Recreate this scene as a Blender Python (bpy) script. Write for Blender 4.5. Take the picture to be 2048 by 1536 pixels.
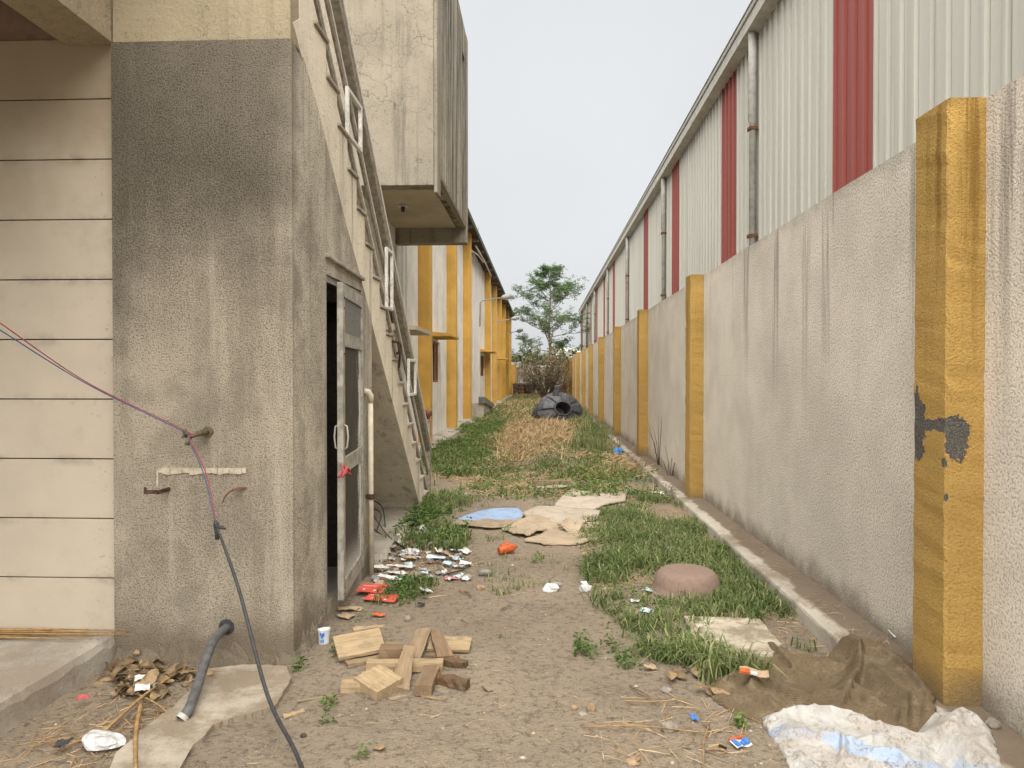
import bpy, bmesh, math, random
import numpy as np
from mathutils import Vector, Matrix, Euler

# ------------------------------------------------------------------ scene, camera, light
for o in list(bpy.data.objects):
    bpy.data.objects.remove(o)
SC = bpy.context.scene
COL = SC.collection
F, VX, VY, EYE = 1400.0, 1083.0, 753.0, 1.6          # photograph: focal length and vanishing point in pixels, eye height
PSI = math.atan((VX - 1024) / F)
DEL = math.atan((768 - VY) / F * math.cos(PSI))
cam_data = bpy.data.cameras.new('camera')
cam = bpy.data.objects.new('camera', cam_data)
COL.objects.link(cam)
cam.location = (0, 0, EYE)
cam.rotation_euler = (math.pi / 2 - DEL, 0, PSI)
cam_data.sensor_width = 36.0
cam_data.lens = F / 2048 * 36.0
cam_data.clip_start = 0.05
cam_data.clip_end = 2000
SC.camera = cam

SUN_EL, SUN_AZ = math.radians(56), math.radians(181)   # azimuth clockwise from +Y (down the alley); the sun sits behind closed cloud
world = bpy.data.worlds.new('World')
SC.world = world
world.use_nodes = True
wn = world.node_tree
wn.nodes.clear()
w_out = wn.nodes.new('ShaderNodeOutputWorld')
w_bg = wn.nodes.new('ShaderNodeBackground')
w_sky = wn.nodes.new('ShaderNodeTexSky')
w_sky.sky_type = 'NISHITA'
w_sky.sun_disc = False
w_sky.sun_elevation = SUN_EL
w_sky.sun_rotation = SUN_AZ
w_sky.dust_density = 6.0
w_sky.air_density = 1.0
w_hs = wn.nodes.new('ShaderNodeHueSaturation')
w_hs.inputs['Saturation'].default_value = 0.25
w_mix = wn.nodes.new('ShaderNodeMix')
w_mix.data_type = 'RGBA'
w_mix.inputs[0].default_value = 0.9                    # a closed, pale overcast
w_mix.inputs[7].default_value = (1.38, 1.405, 1.43, 1)
wn.links.new(w_sky.outputs[0], w_hs.inputs['Color'])
wn.links.new(w_hs.outputs[0], w_mix.inputs[6])
w_nz = wn.nodes.new('ShaderNodeTexNoise')               # faint cloud tone all over the dome
w_nz.inputs['Scale'].default_value = 1.6
w_nz.inputs['Detail'].default_value = 4
w_tc = wn.nodes.new('ShaderNodeTexCoord')
wn.links.new(w_tc.outputs['Generated'], w_nz.inputs['Vector'])
w_mr = wn.nodes.new('ShaderNodeMapRange')
w_mr.inputs[1].default_value = 0.3; w_mr.inputs[2].default_value = 0.7
w_mr.inputs[3].default_value = 0.94; w_mr.inputs[4].default_value = 1.06
wn.links.new(w_nz.outputs[0], w_mr.inputs[0])
w_ml = wn.nodes.new('ShaderNodeVectorMath')
w_ml.operation = 'SCALE'
wn.links.new(w_mix.outputs[2], w_ml.inputs[0])
wn.links.new(w_mr.outputs[0], w_ml.inputs['Scale'])
wn.links.new(w_ml.outputs[0], w_bg.inputs[0])
w_bg.inputs[1].default_value = 0.10
wn.links.new(w_bg.outputs[0], w_out.inputs[0])

sun_data = bpy.data.lights.new('sun', 'SUN')
sun_data.energy = 1.5
sun_data.angle = math.radians(90)
sun_data.color = (1.0, 0.95, 0.88)
sun = bpy.data.objects.new('sun', sun_data)
COL.objects.link(sun)
to_sun = Vector((math.sin(SUN_AZ) * math.cos(SUN_EL), math.cos(SUN_AZ) * math.cos(SUN_EL), math.sin(SUN_EL)))
sun.rotation_euler = to_sun.to_track_quat('Z', 'Y').to_euler()
sun.location = (0, -10, 20)
SC.view_settings.view_transform = 'Standard'
SC.view_settings.look = 'None'
SC.view_settings.exposure = 2.35
SC.view_settings.gamma = 1.0
SC.view_settings.use_curve_mapping = False
SC.cycles.max_bounces = 5
SC.cycles.diffuse_bounces = 3
SC.cycles.glossy_bounces = 2
SC.cycles.transmission_bounces = 3
SC.cycles.use_denoising = True
SC.cycles.use_adaptive_sampling = True
SC.cycles.adaptive_threshold = 0.025

random.seed(7)
RNG = np.random.default_rng(7)

# ------------------------------------------------------------------ small maths
_fw = np.array([-math.sin(PSI) * math.cos(DEL), math.cos(PSI) * math.cos(DEL), -math.sin(DEL)])
_rt = np.array([math.cos(PSI), math.sin(PSI), 0.0])
_up = np.cross(_rt, _fw)


def _ray(u, v):
    return _fw + _rt * (u - 1024) / F - _up * (v - 768) / F


def on_z(u, v, z=0.0):
    d = _ray(u, v)
    t = (z - EYE) / d[2]
    return np.array([d[0] * t, d[1] * t, z])


def on_y(u, v, y):
    d = _ray(u, v)
    t = y / d[1]
    return np.array([d[0] * t, y, EYE + d[2] * t])


def on_x(u, v, x):
    d = _ray(u, v)
    t = x / d[0]
    return np.array([x, d[1] * t, EYE + d[2] * t])


def _hash(ix, iy, s):
    n = (ix.astype(np.int64) * 374761393 + iy.astype(np.int64) * 668265263 + s * 1442695041) & 0xffffffff
    n = ((n ^ (n >> 13)) * 1274126177) & 0xffffffff
    return ((n ^ (n >> 16)) & 0xffff) / 65535.0


def vnoise(x, y, s=0):
    x = np.asarray(x, float); y = np.asarray(y, float)
    ix = np.floor(x); iy = np.floor(y)
    fx = x - ix; fy = y - iy
    fx = fx * fx * (3 - 2 * fx); fy = fy * fy * (3 - 2 * fy)
    a = _hash(ix, iy, s); b = _hash(ix + 1, iy, s); c = _hash(ix, iy + 1, s); d = _hash(ix + 1, iy + 1, s)
    return a + (b - a) * fx + (c - a) * fy + (a - b - c + d) * fx * fy


def fbm(x, y, s=0, o=4):
    r = 0; a = 0.5; t = 0
    for k in range(o):
        r = r + a * vnoise(x * 2 ** k + 17.3 * k, y * 2 ** k - 9.1 * k, s + k); t += a; a *= 0.5
    return r / t


def gz(x, y):
    """height of the earth"""
    x = np.asarray(x, float); y = np.asarray(y, float)
    z = 0.07 * (fbm(x * 0.55, y * 0.55, 3, 3) - 0.5) + 0.03 * (fbm(x * 2.1, y * 2.1, 11, 3) - 0.5)
    z = z + np.clip((y - 9) / 14, 0, 1) * 0.06
    z = z - 0.03 * np.clip((5.5 - y) / 2, 0, 1) * np.clip((x + 0.2) / -1.2, 0, 1)
    return z


def gzf(x, y):
    return float(gz(np.array([x]), np.array([y]))[0])


def G(u, v):
    """a point of the earth seen at a photograph pixel"""
    p = on_z(u, v, 0.0)
    for _ in range(3):
        p = on_z(u, v, gzf(p[0], p[1]))
    return Vector(p)


# ------------------------------------------------------------------ objects
ORIG = {}


def tag(o, label=None, cat=None, group=None, kind=None):
    if label: o['label'] = label
    if cat: o['category'] = cat
    if group: o['group'] = group
    if kind: o['kind'] = kind
    return o


def thing(name, label, cat, loc=(0, 0, 0), group=None):
    o = bpy.data.objects.new(name, None)
    o.empty_display_size = 0.1
    COL.objects.link(o)
    o.location = loc
    ORIG[o.name] = Vector(loc)
    return tag(o, label, cat, group)


def place(name, me, parent=None, loc=(0, 0, 0), rot=(0, 0, 0), scale=(1, 1, 1)):
    """link a mesh at a world location under a parent (parents are never rotated)"""
    o = bpy.data.objects.new(name, me)
    COL.objects.link(o)
    org = ORIG[parent.name] if parent else Vector((0, 0, 0))
    o.location = Vector(loc) - org
    o.rotation_euler = rot
    o.scale = scale
    if parent: o.parent = parent
    ORIG[o.name] = Vector(loc)
    return o


class MB:
    def __init__(s):
        s.v = []; s.f = []; s.mi = []

    def add(s, vs, fs, m=0):
        b = len(s.v)
        s.v += [tuple(map(float, p)) for p in vs]
        s.f += [tuple(b + i for i in f) for f in fs]
        s.mi += [m] * len(fs)
        return s

    def box(s, x0, x1, y0, y1, z0, z1, m=0):
        return s.add([(x0, y0, z0), (x1, y0, z0), (x1, y1, z0), (x0, y1, z0), (x0, y0, z1), (x1, y0, z1), (x1, y1, z1), (x0, y1, z1)],
                     [(3, 2, 1, 0), (4, 5, 6, 7), (0, 1, 5, 4), (1, 2, 6, 5), (2, 3, 7, 6), (3, 0, 4, 7)], m)

    def prism_x(s, prof, x0, x1, m=0):
        """profile of (y, z), extruded along x"""
        n = len(prof)
        vs = [(x0, y, z) for y, z in prof] + [(x1, y, z) for y, z in prof]
        fs = [tuple(range(n))[::-1], tuple(range(n, 2 * n))] + [(i, (i + 1) % n, n + (i + 1) % n, n + i) for i in range(n)]
        return s.add(vs, fs, m)

    def bar(s, p, q, w, h, m=0, side=None):
        """rectangular bar from p to q: w across (horizontal), h in the vertical plane"""
        p = Vector(p); q = Vector(q); d = (q - p).normalized()
        a = Vector(side) if side else d.cross(Vector((0, 0, 1)))
        if a.length < 1e-4: a = Vector((1, 0, 0))
        a.normalize(); b = a.cross(d).normalized()
        vs = []
        for c in (p, q):
            for i, j in ((-1, -1), (1, -1), (1, 1), (-1, 1)):
                vs.append(c + a * i * w / 2 + b * j * h / 2)
        return s.add(vs, [(3, 2, 1, 0), (4, 5, 6, 7), (0, 1, 5, 4), (1, 2, 6, 5), (2, 3, 7, 6), (3, 0, 4, 7)], m)

    def tube(s, pts, r, n=8, m=0, cap=True):
        pts = [Vector(p) for p in pts]
        k = len(pts)
        rs = r if isinstance(r, (list, tuple)) else [r] * k
        base = len(s.v)
        ref = None
        for i, p in enumerate(pts):
            d = (pts[min(i + 1, k - 1)] - pts[max(i - 1, 0)]).normalized()
            if ref is None:
                ref = d.cross(Vector((0, 0, 1)))
                if ref.length < 0.05: ref = Vector((1, 0, 0))
            ref = (ref - d * ref.dot(d)).normalized()
            b = d.cross(ref)
            for j in range(n):
                a = 2 * math.pi * j / n
                s.v.append(tuple(p + (ref * math.cos(a) + b * math.sin(a)) * rs[i]))
        for i in range(k - 1):
            for j in range(n):
                s.f.append((base + i * n + j, base + i * n + (j + 1) % n, base + (i + 1) * n + (j + 1) % n, base + (i + 1) * n + j)); s.mi.append(m)
        if cap:
            s.f.append(tuple(base + j for j in range(n))[::-1]); s.mi.append(m)
            s.f.append(tuple(base + (k - 1) * n + j for j in range(n))); s.mi.append(m)
        return s

    def lathe(s, prof, n=24, c=(0, 0, 0), m=0, wob=None):
        """profile of (radius, z)"""
        base = len(s.v); k = len(prof)
        for i, (r, z) in enumerate(prof):
            for j in range(n):
                a = 2 * math.pi * j / n
                rr = r * (1 + (wob(i, a) if wob else 0))
                s.v.append((c[0] + rr * math.cos(a), c[1] + rr * math.sin(a), c[2] + z))
        for i in range(k - 1):
            for j in range(n):
                s.f.append((base + i * n + j, base + i * n + (j + 1) % n, base + (i + 1) * n + (j + 1) % n, base + (i + 1) * n + j)); s.mi.append(m)
        return s

    def mesh(s, name, mats, off=(0, 0, 0), smooth=False, bevel=0.0):
        me = bpy.data.meshes.new(name)
        ox, oy, oz = off
        me.from_pydata([(x - ox, y - oy, z - oz) for x, y, z in s.v], [], s.f)
        for mt in (mats if isinstance(mats, (list, tuple)) else [mats]):
            me.materials.append(mt)
        me.polygons.foreach_set('material_index', s.mi)
        bm = bmesh.new(); bm.from_mesh(me)
        bmesh.ops.recalc_face_normals(bm, faces=bm.faces)
        if bevel:
            bmesh.ops.bevel(bm, geom=list(bm.edges), offset=bevel, segments=1, affect='EDGES', profile=0.5)
        bm.to_mesh(me); bm.free()
        if smooth:
            me.polygons.foreach_set('use_smooth', [True] * len(me.polygons))
        me.update()
        return me

    def build(s, name, mats, parent=None, smooth=False, bevel=0.0, at=None):
        """world-space geometry -> object; top-level objects get their origin at the base centre"""
        a = np.array(s.v)
        if at is None:
            if parent: at = ORIG[parent.name]
            else: at = ((a[:, 0].min() + a[:, 0].max()) / 2, (a[:, 1].min() + a[:, 1].max()) / 2, a[:, 2].min())
        me = s.mesh(name, mats, at, smooth, bevel)
        return place(name, me, parent, at)


def np_mesh(name, V, T, mat, tint=None, smooth=False):
    """big triangle soups by numpy"""
    me = bpy.data.meshes.new(name)
    me.vertices.add(len(V)); me.vertices.foreach_set('co', np.ascontiguousarray(V, np.float32).ravel())
    me.loops.add(T.size); me.loops.foreach_set('vertex_index', np.ascontiguousarray(T, np.int32).ravel())
    k = T.shape[1]
    me.polygons.add(len(T))
    me.polygons.foreach_set('loop_start', np.arange(0, T.size, k, dtype=np.int32))
    me.polygons.foreach_set('loop_total', np.full(len(T), k, np.int32))
    me.materials.append(mat)
    if tint is not None:
        at = me.attributes.new('tint', 'FLOAT', 'POINT')
        at.data.foreach_set('value', np.ascontiguousarray(tint, np.float32))
    me.update(calc_edges=True)
    if smooth: me.polygons.foreach_set('use_smooth', [True] * len(me.polygons))
    me.validate()
    return me


# ------------------------------------------------------------------ materials
class NT:
    def __init__(s, name):
        s.m = bpy.data.materials.new(name)
        s.m.use_nodes = True
        s.t = s.m.node_tree
        s.b = s.t.nodes['Principled BSDF']
        s._p = None

    def n(s, typ, **kw):
        nd = s.t.nodes.new(typ)
        for k, v in kw.items(): setattr(nd, k, v)
        return nd

    def put(s, sock, v):
        if isinstance(v, bpy.types.NodeSocket): s.t.links.new(v, sock)
        elif isinstance(v, (tuple, list)):
            sock.default_value = tuple(v) + ((1,) if len(v) == 3 and len(sock.default_value) == 4 else ())
        else: sock.default_value = v

    @property
    def pos(s):
        if s._p is None: s._p = s.n('ShaderNodeNewGeometry').outputs['Position']
        return s._p

    def obj(s):
        return s.n('ShaderNodeTexCoord').outputs['Object']

    def sep(s, v):
        nd = s.n('ShaderNodeSeparateXYZ'); s.put(nd.inputs[0], v); return nd.outputs

    def scl(s, v, sc, loc=(0, 0, 0)):
        nd = s.n('ShaderNodeMapping'); s.put(nd.inputs[0], v); nd.inputs['Scale'].default_value = sc; nd.inputs['Location'].default_value = loc
        return nd.outputs[0]

    def noise(s, scale, detail=3, vec=None, rough=0.55, dist=0.0):
        nd = s.n('ShaderNodeTexNoise'); s.put(nd.inputs['Vector'], vec if vec is not None else s.pos)
        nd.inputs['Scale'].default_value = scale; nd.inputs['Detail'].default_value = detail
        nd.inputs['Roughness'].default_value = rough; nd.inputs['Distortion'].default_value = dist
        return nd.outputs[0]

    def vor(s, scale, feature='F1', vec=None, rand=1.0):
        nd = s.n('ShaderNodeTexVoronoi', feature=feature); s.put(nd.inputs['Vector'], vec if vec is not None else s.pos)
        nd.inputs['Scale'].default_value = scale; nd.inputs['Randomness'].default_value = rand
        return nd.outputs[0]

    def math(s, op, a, b=0.0, clamp=False):
        nd = s.n('ShaderNodeMath', operation=op, use_clamp=clamp); s.put(nd.inputs[0], a); s.put(nd.inputs[1], b); return nd.outputs[0]

    def step(s, v, a, b, c=0.0, d=1.0):
        nd = s.n('ShaderNodeMapRange', interpolation_type='SMOOTHSTEP'); s.put(nd.inputs[0], v)
        for i, q in zip((1, 2, 3, 4), (a, b, c, d)): nd.inputs[i].default_value = q
        return nd.outputs[0]

    def mix(s, f, a, b, mode='MIX'):
        nd = s.n('ShaderNodeMix', data_type='RGBA', blend_type=mode); s.put(nd.inputs[0], f); s.put(nd.inputs[6], a); s.put(nd.inputs[7], b)
        return nd.outputs[2]

    def bump(s, h, dist, strength=1.0):
        nd = s.n('ShaderNodeBump'); s.put(nd.inputs['Height'], h); nd.inputs['Distance'].default_value = dist; nd.inputs['Strength'].default_value = strength
        s.t.links.new(nd.outputs[0], s.b.inputs['Normal'])

    def attr(s, name):
        nd = s.n('ShaderNodeAttribute'); nd.attribute_name = name; return nd.outputs['Fac']

    def done(s, col, rough=0.9, metal=0.0, spec=0.3):
        s.put(s.b.inputs['Base Color'], col); s.put(s.b.inputs['Roughness'], rough); s.put(s.b.inputs['Metallic'], metal)
        s.b.inputs['Specular IOR Level'].default_value = spec
        return s.m


def plain(name, col, rough=0.7, var=0.15, scale=30.0, metal=0.0, bump=0.0, spec=0.3):
    t = NT(name)
    c2 = tuple(max(0, c * (1 - 2 * var)) for c in col)
    c = t.mix(t.step(t.noise(scale, 4), 0.35, 0.7), col, c2)
    if bump: t.bump(t.noise(scale * 3, 3), bump)
    return t.done(c, rough, metal, spec)


def roughcast(name, light, dark, grain=85.0, pit=0.75, stain=0.5, stain_scale=0.8, top=None, depth=0.007, bias=0.0, foot=True, peel=None, streak=0.6, soak=None, upper=None, drip=False):
    """thrown plaster: grains with dirt-filled hollows, clouds of grime, runs below the coping"""
    t = NT(name)
    x, y, z = t.sep(t.pos)
    g = t.noise(grain, 3, rough=0.65)
    hh = g
    cloud = t.noise(stain_scale, 5, rough=0.6)
    lo = t.step(cloud, 0.36 + bias, 0.68 + bias)
    gs = t.math('ADD', g, t.math('MULTIPLY', t.math('SUBTRACT', 0.5, cloud), 0.35 * stain))
    pits = t.step(gs, 0.40, 0.51, 1.0, 0.0)
    amt = 0.95
    base = light if upper is None else t.mix(t.step(y, 3.912, 3.93), light, (0.62, 0.56, 0.445))   # side face painted lighter, in place of the light it lacks
    c = t.mix(t.math('MULTIPLY', t.step(t.noise(2.3, 4), 0.35, 0.7), 0.14), base, (0.02, 0.02, 0.02))
    c = t.mix(t.math('MULTIPLY', lo, stain * 0.62), c, tuple((a * 0.4 + b * 0.6) for a, b in zip(light, dark)))
    c = t.mix(t.math('MULTIPLY', pits, amt * pit), c, dark)
    if drip:
        bl = t.noise(2.6, 6, rough=0.65)
        c = t.mix(t.math('MULTIPLY', t.step(bl, 0.5, 0.66), 0.42), c, (0.17, 0.148, 0.112))
    if drip:                                                   # old rain runs down the face
        rn = t.noise(1.0, 5, t.scl(t.pos, (3.4, 3.4, 0.45)), rough=0.7)
        c = t.mix(t.math('MULTIPLY', t.step(rn, 0.46, 0.68), 0.5), c, (0.16, 0.138, 0.105))
        rn2 = t.noise(1.0, 5, t.scl(t.pos, (5.5, 5.5, 0.3), (7, 3, 1)), rough=0.7)
        c = t.mix(t.math('MULTIPLY', t.step(rn2, 0.52, 0.72), 0.45), c, (0.50, 0.45, 0.365))
    if upper is not None:                                      # a darker ragged cloud, growing towards the top and left of the wall
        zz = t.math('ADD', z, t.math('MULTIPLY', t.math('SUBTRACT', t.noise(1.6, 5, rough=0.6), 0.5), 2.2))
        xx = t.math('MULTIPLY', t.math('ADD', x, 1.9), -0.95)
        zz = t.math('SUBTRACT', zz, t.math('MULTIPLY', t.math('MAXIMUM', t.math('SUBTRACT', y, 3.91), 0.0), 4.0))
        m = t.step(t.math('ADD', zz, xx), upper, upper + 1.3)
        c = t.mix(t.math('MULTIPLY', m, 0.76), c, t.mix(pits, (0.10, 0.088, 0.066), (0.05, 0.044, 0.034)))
    if top is not None:
        run = t.noise(1.0, 6, t.scl(t.pos, (4.0, 4.0, 0.16)), rough=0.72)
        m = t.math('MULTIPLY', t.step(z, top - 1.9, top - 0.02), t.step(run, 0.55, 0.65))
        edge = t.math('MULTIPLY', t.step(t.math('ADD', z, t.math('MULTIPLY', t.noise(7, 4), 0.3)), top + 0.02, top + 0.2), 0.55)
        m = t.math('MULTIPLY', t.math('MAXIMUM', m, edge), streak)
        c = t.mix(m, c, tuple(v * 0.55 for v in dark))
    if foot:
        nf = t.noise(3.0, 5, rough=0.65)
        m = t.step(t.math('SUBTRACT', z, t.math('MULTIPLY', nf, 0.42)), -0.16, 0.1, 0.75, 0.0)
        c = t.mix(m, c, (0.14, 0.11, 0.075))
    if peel is not None:                                       # flaked paint, grey render below
        w = t.noise(14, 4, rough=0.6)
        w2 = t.noise(45, 2)
        best = None
        for (py_, px_, pz_, rx, rz) in peel:
            dx = t.math('DIVIDE', t.math('ADD', t.math('SUBTRACT', x, px_), t.math('SUBTRACT', py_, y)), rx)
            dz = t.math('DIVIDE', t.math('SUBTRACT', z, pz_), rz)
            d = t.math('SQRT', t.math('ADD', t.math('MULTIPLY', dx, dx), t.math('MULTIPLY', dz, dz)))
            best = d if best is None else t.math('MINIMUM', best, d)
        d = t.math('ADD', best, t.math('ADD', t.math('MULTIPLY', t.math('SUBTRACT', w, 0.5), 1.35), t.math('MULTIPLY', t.math('SUBTRACT', w2, 0.5), 0.8)))
        m = t.step(d, 0.96, 1.0, 1.0, 0.0)
        c = t.mix(m, c, t.mix(t.step(t.noise(160, 2), 0.45, 0.65), (0.075, 0.07, 0.062), (0.16, 0.15, 0.135)))
        hh = t.math('SUBTRACT', hh, t.math('MULTIPLY', m, 0.7))
    t.bump(hh, depth, 1.0)
    return t.done(c, 0.95, spec=0.15)


def stucco(name, light, crack=0.6, runs=0.4, dirt=0.4, scale=1.0, wet=0.0):
    """smooth painted plaster: hair cracks, blotches, runs of black algae"""
    t = NT(name)
    nz = t.n('ShaderNodeTexNoise'); t.put(nz.inputs['Vector'], t.pos); nz.inputs['Scale'].default_value = 5; nz.inputs['Detail'].default_value = 4
    add = t.n('ShaderNodeVectorMath', operation='MULTIPLY_ADD')
    t.put(add.inputs[0], nz.outputs[1]); add.inputs[1].default_value = (0.28, 0.28, 0.28); t.put(add.inputs[2], t.pos)
    cr = t.vor(2.6 * scale, 'DISTANCE_TO_EDGE', add.outputs[0])
    cr2 = t.vor(6.5 * scale, 'DISTANCE_TO_EDGE', add.outputs[0])
    crm = t.math('MAXIMUM', t.step(cr, 0.004, 0.014, 1.0, 0.0), t.math('MULTIPLY', t.step(cr2, 0.006, 0.03, 1.0, 0.0), 0.5))
    crm = t.math('MULTIPLY', crm, t.step(t.noise(1.4, 3), 0.36, 0.56))
    c = t.mix(t.step(t.noise(1.1, 5, rough=0.65), 0.35, 0.7), light, tuple(v * 0.8 for v in light))
    spot = t.math('MULTIPLY', t.step(t.noise(34, 5, rough=0.75), 0.53, 0.68), t.step(t.noise(2.2, 5), 0.34, 0.62))
    c = t.mix(t.math('MULTIPLY', spot, dirt), c, (0.10, 0.09, 0.075))
    c = t.mix(t.math('MULTIPLY', t.step(t.noise(6.5, 5, rough=0.7), 0.6, 0.75), dirt), c, tuple(v * 0.35 for v in light))
    run = t.noise(1.0, 6, t.scl(t.pos, (4.2, 4.2, 0.16)), rough=0.7)
    fine = t.noise(1.0, 4, t.scl(t.pos, (17, 17, 1.6)), rough=0.7)
    m = t.math('MULTIPLY', t.step(run, 0.5 - wet, 0.66 - wet), t.step(fine, 0.3, 0.55))
    c = t.mix(t.math('MULTIPLY', m, runs), c, (0.06, 0.055, 0.048))
    c = t.mix(t.math('MULTIPLY', crm, crack), c, (0.07, 0.06, 0.045))
    t.bump(t.noise(55, 4, rough=0.65), 0.006)
    return t.done(c, 0.92, spec=0.15)


CREAM = (0.55, 0.48, 0.36)
M = {}
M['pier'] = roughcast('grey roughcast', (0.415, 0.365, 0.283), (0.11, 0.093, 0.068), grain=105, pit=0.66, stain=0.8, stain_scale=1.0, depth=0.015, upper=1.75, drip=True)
M['wall_cast'] = roughcast('off white roughcast', (0.71, 0.655, 0.565), (0.27, 0.235, 0.19), grain=78, pit=0.6, stain=0.42, stain_scale=0.7, top=2.86, depth=0.009, bias=0.03, streak=0.62)
M['ochre_cast'] = roughcast('ochre roughcast', (0.43, 0.278, 0.088), (0.30, 0.17, 0.035), grain=85, pit=0.5, stain=0.2, top=2.86, depth=0.010, bias=0.05, streak=0.7)
M['ochre_near'] = roughcast('ochre roughcast flaked', (0.43, 0.278, 0.088), (0.30, 0.17, 0.035), grain=85, pit=0.5, stain=0.18, top=2.86, depth=0.010, bias=0.05, streak=0.8,
                            peel=[(3.25, 1.878, 1.315, 0.058, 0.10), (3.25, 1.80, 1.375, 0.09, 0.034), (3.25, 1.69, 1.37, 0.05, 0.03), (3.25, 1.565, 1.35, 0.085, 0.19), (3.25, 1.815, 1.21, 0.02, 0.025), (3.25, 1.832, 1.05, 0.012, 0.02)])
M['cream_beam'] = stucco('stained beam plaster', (0.34, 0.285, 0.19), 0.4, 0.25, 0.6, 2.2)
M['cream'] = stucco('cream stucco', CREAM, 0.7, 0.18, 0.45)
M['cream_block'] = stucco('weathered cream stucco', (0.30, 0.267, 0.208), 0.6, 0.5, 1.0, 1.0, 0.02)
M['cream_side'] = stucco('algae streaked stucco', (0.41, 0.365, 0.285), 0.6, 1.0, 0.9, 1.0, 0.09)
M['cream_soffit'] = stucco('soffit stucco', (0.47, 0.41, 0.30), 0.12, 0.1, 0.15)
M['flight'] = stucco('stair stucco', (0.68, 0.61, 0.48), 0.25, 0.55, 0.6, 1.4, 0.0)
M['factory_white'] = stucco('white limewash', (0.80, 0.765, 0.69), 0.1, 0.5, 0.25)
M['factory_ochre'] = stucco('ochre paint', (0.60, 0.355, 0.085), 0.08, 0.12, 0.3)
M['end_wall'] = stucco('old boundary plaster', (0.55, 0.50, 0.42), 0.2, 0.9, 0.6)
M['maroon'] = plain('dark painted soffit', (0.20, 0.135, 0.10), 0.9, 0.25, 4)


def tile_material():
    t = NT('beige wall tile')
    c = t.mix(t.step(t.noise(1.4, 4, rough=0.6), 0.35, 0.7), (0.445, 0.39, 0.305), (0.395, 0.345, 0.27))
    x, y, z = t.sep(t.pos)
    m = t.math('MULTIPLY', t.step(t.noise(30, 4, rough=0.75), 0.6, 0.7), t.step(x, -2.75, -2.45))
    c = t.mix(t.math('MULTIPLY', m, 0.7), c, (0.2, 0.17, 0.12))
    fr = t.math('FRACT', t.math('DIVIDE', t.math('SUBTRACT', 3.547, z), 0.347))
    ed = t.math('MINIMUM', fr, t.math('SUBTRACT', 1.0, fr))
    c = t.mix(t.math('MULTIPLY', t.step(ed, 0.0, 0.16, 1, 0), t.math('MULTIPLY', t.step(t.noise(5, 5, rough=0.7), 0.45, 0.7), 0.7)), c, (0.25, 0.21, 0.155))
    c = t.mix(t.math('MULTIPLY', t.step(t.noise(2.4, 6, rough=0.7), 0.5, 0.72), 0.45), c, (0.31, 0.275, 0.22))
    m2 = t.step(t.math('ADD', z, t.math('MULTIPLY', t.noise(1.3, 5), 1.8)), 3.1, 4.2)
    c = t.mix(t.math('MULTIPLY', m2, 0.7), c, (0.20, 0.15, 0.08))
    t.bump(t.noise(9, 3), 0.002)
    return t.done(c, 0.6, spec=0.35)


M['tile'] = tile_material()
M['gap'] = plain('dark joint', (0.06, 0.052, 0.045), 0.95)


def metal_sheet(name, col):
    t = NT(name)
    run = t.noise(1.0, 5, t.scl(t.pos, (9, 9, 0.2)), rough=0.6)
    c = t.mix(t.step(run, 0.45, 0.75), col, tuple(v * 0.8 for v in col))
    x, y, z = t.sep(t.pos)
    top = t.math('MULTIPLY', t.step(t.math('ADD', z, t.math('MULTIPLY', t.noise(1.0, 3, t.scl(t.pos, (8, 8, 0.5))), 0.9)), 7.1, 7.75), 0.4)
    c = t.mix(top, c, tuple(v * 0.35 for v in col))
    return t.done(c, 0.45, spec=0.4)


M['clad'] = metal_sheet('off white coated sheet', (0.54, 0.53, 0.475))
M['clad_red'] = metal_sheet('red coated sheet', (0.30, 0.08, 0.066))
M['gutter'] = plain('gutter metal', (0.52, 0.50, 0.44), 0.5, 0.12, 6)
M['pipe'] = plain('grey drain pipe', (0.42, 0.41, 0.37), 0.6, 0.15, 8)
M['rust'] = plain('rusty iron', (0.19, 0.085, 0.04), 0.9, 0.3, 50, bump=0.001)
M['rust_dark'] = plain('dark rusty iron', (0.085, 0.05, 0.035), 0.9, 0.3, 60, bump=0.001)
M['alu'] = plain('weathered aluminium', (0.37, 0.345, 0.295), 0.6, 0.22, 14, metal=0.1)
M['rail'] = plain('white painted rail', (0.60, 0.575, 0.51), 0.6, 0.14, 40)
M['rail_brown'] = plain('weathered rail paint', (0.27, 0.235, 0.175), 0.75, 0.22, 25)
M['pvc'] = plain('yellowed pvc', (0.60, 0.54, 0.42), 0.5, 0.12, 14)
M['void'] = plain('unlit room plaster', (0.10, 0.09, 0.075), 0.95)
M['wood_window'] = plain('brown window wood', (0.28, 0.13, 0.055), 0.7, 0.2, 20)
M['window_dark'] = plain('dark window glass', (0.035, 0.033, 0.03), 0.25, 0.2, 20)
M['green_edge'] = plain('green roof paint', (0.045, 0.085, 0.045), 0.6, 0.2, 10)
M['roof_sheet'] = plain('grey roofing sheet', (0.20, 0.19, 0.165), 0.8, 0.2, 3)
M['lamp_grey'] = plain('lamp housing', (0.30, 0.29, 0.27), 0.4, 0.1, 20)
M['lamp_glass'] = plain('lamp cover', (0.5, 0.5, 0.48), 0.25, 0.05, 20)
M['tank'] = plain('black polyethylene', (0.075, 0.076, 0.082), 0.5, 0.3, 9, spec=0.5)
M['cable'] = plain('black cable', (0.045, 0.045, 0.047), 0.55, 0.2, 40)
M['hose'] = plain('grey hose', (0.115, 0.115, 0.115), 0.55, 0.2, 25)
M['wire_red'] = plain('red wire', (0.30, 0.05, 0.045), 0.5, 0.1)
M['wire_blue'] = plain('blue wire', (0.05, 0.09, 0.2), 0.5, 0.1)
M['brass'] = plain('old brass', (0.20, 0.17, 0.10), 0.55, 0.25, 60, metal=0.4)
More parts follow.
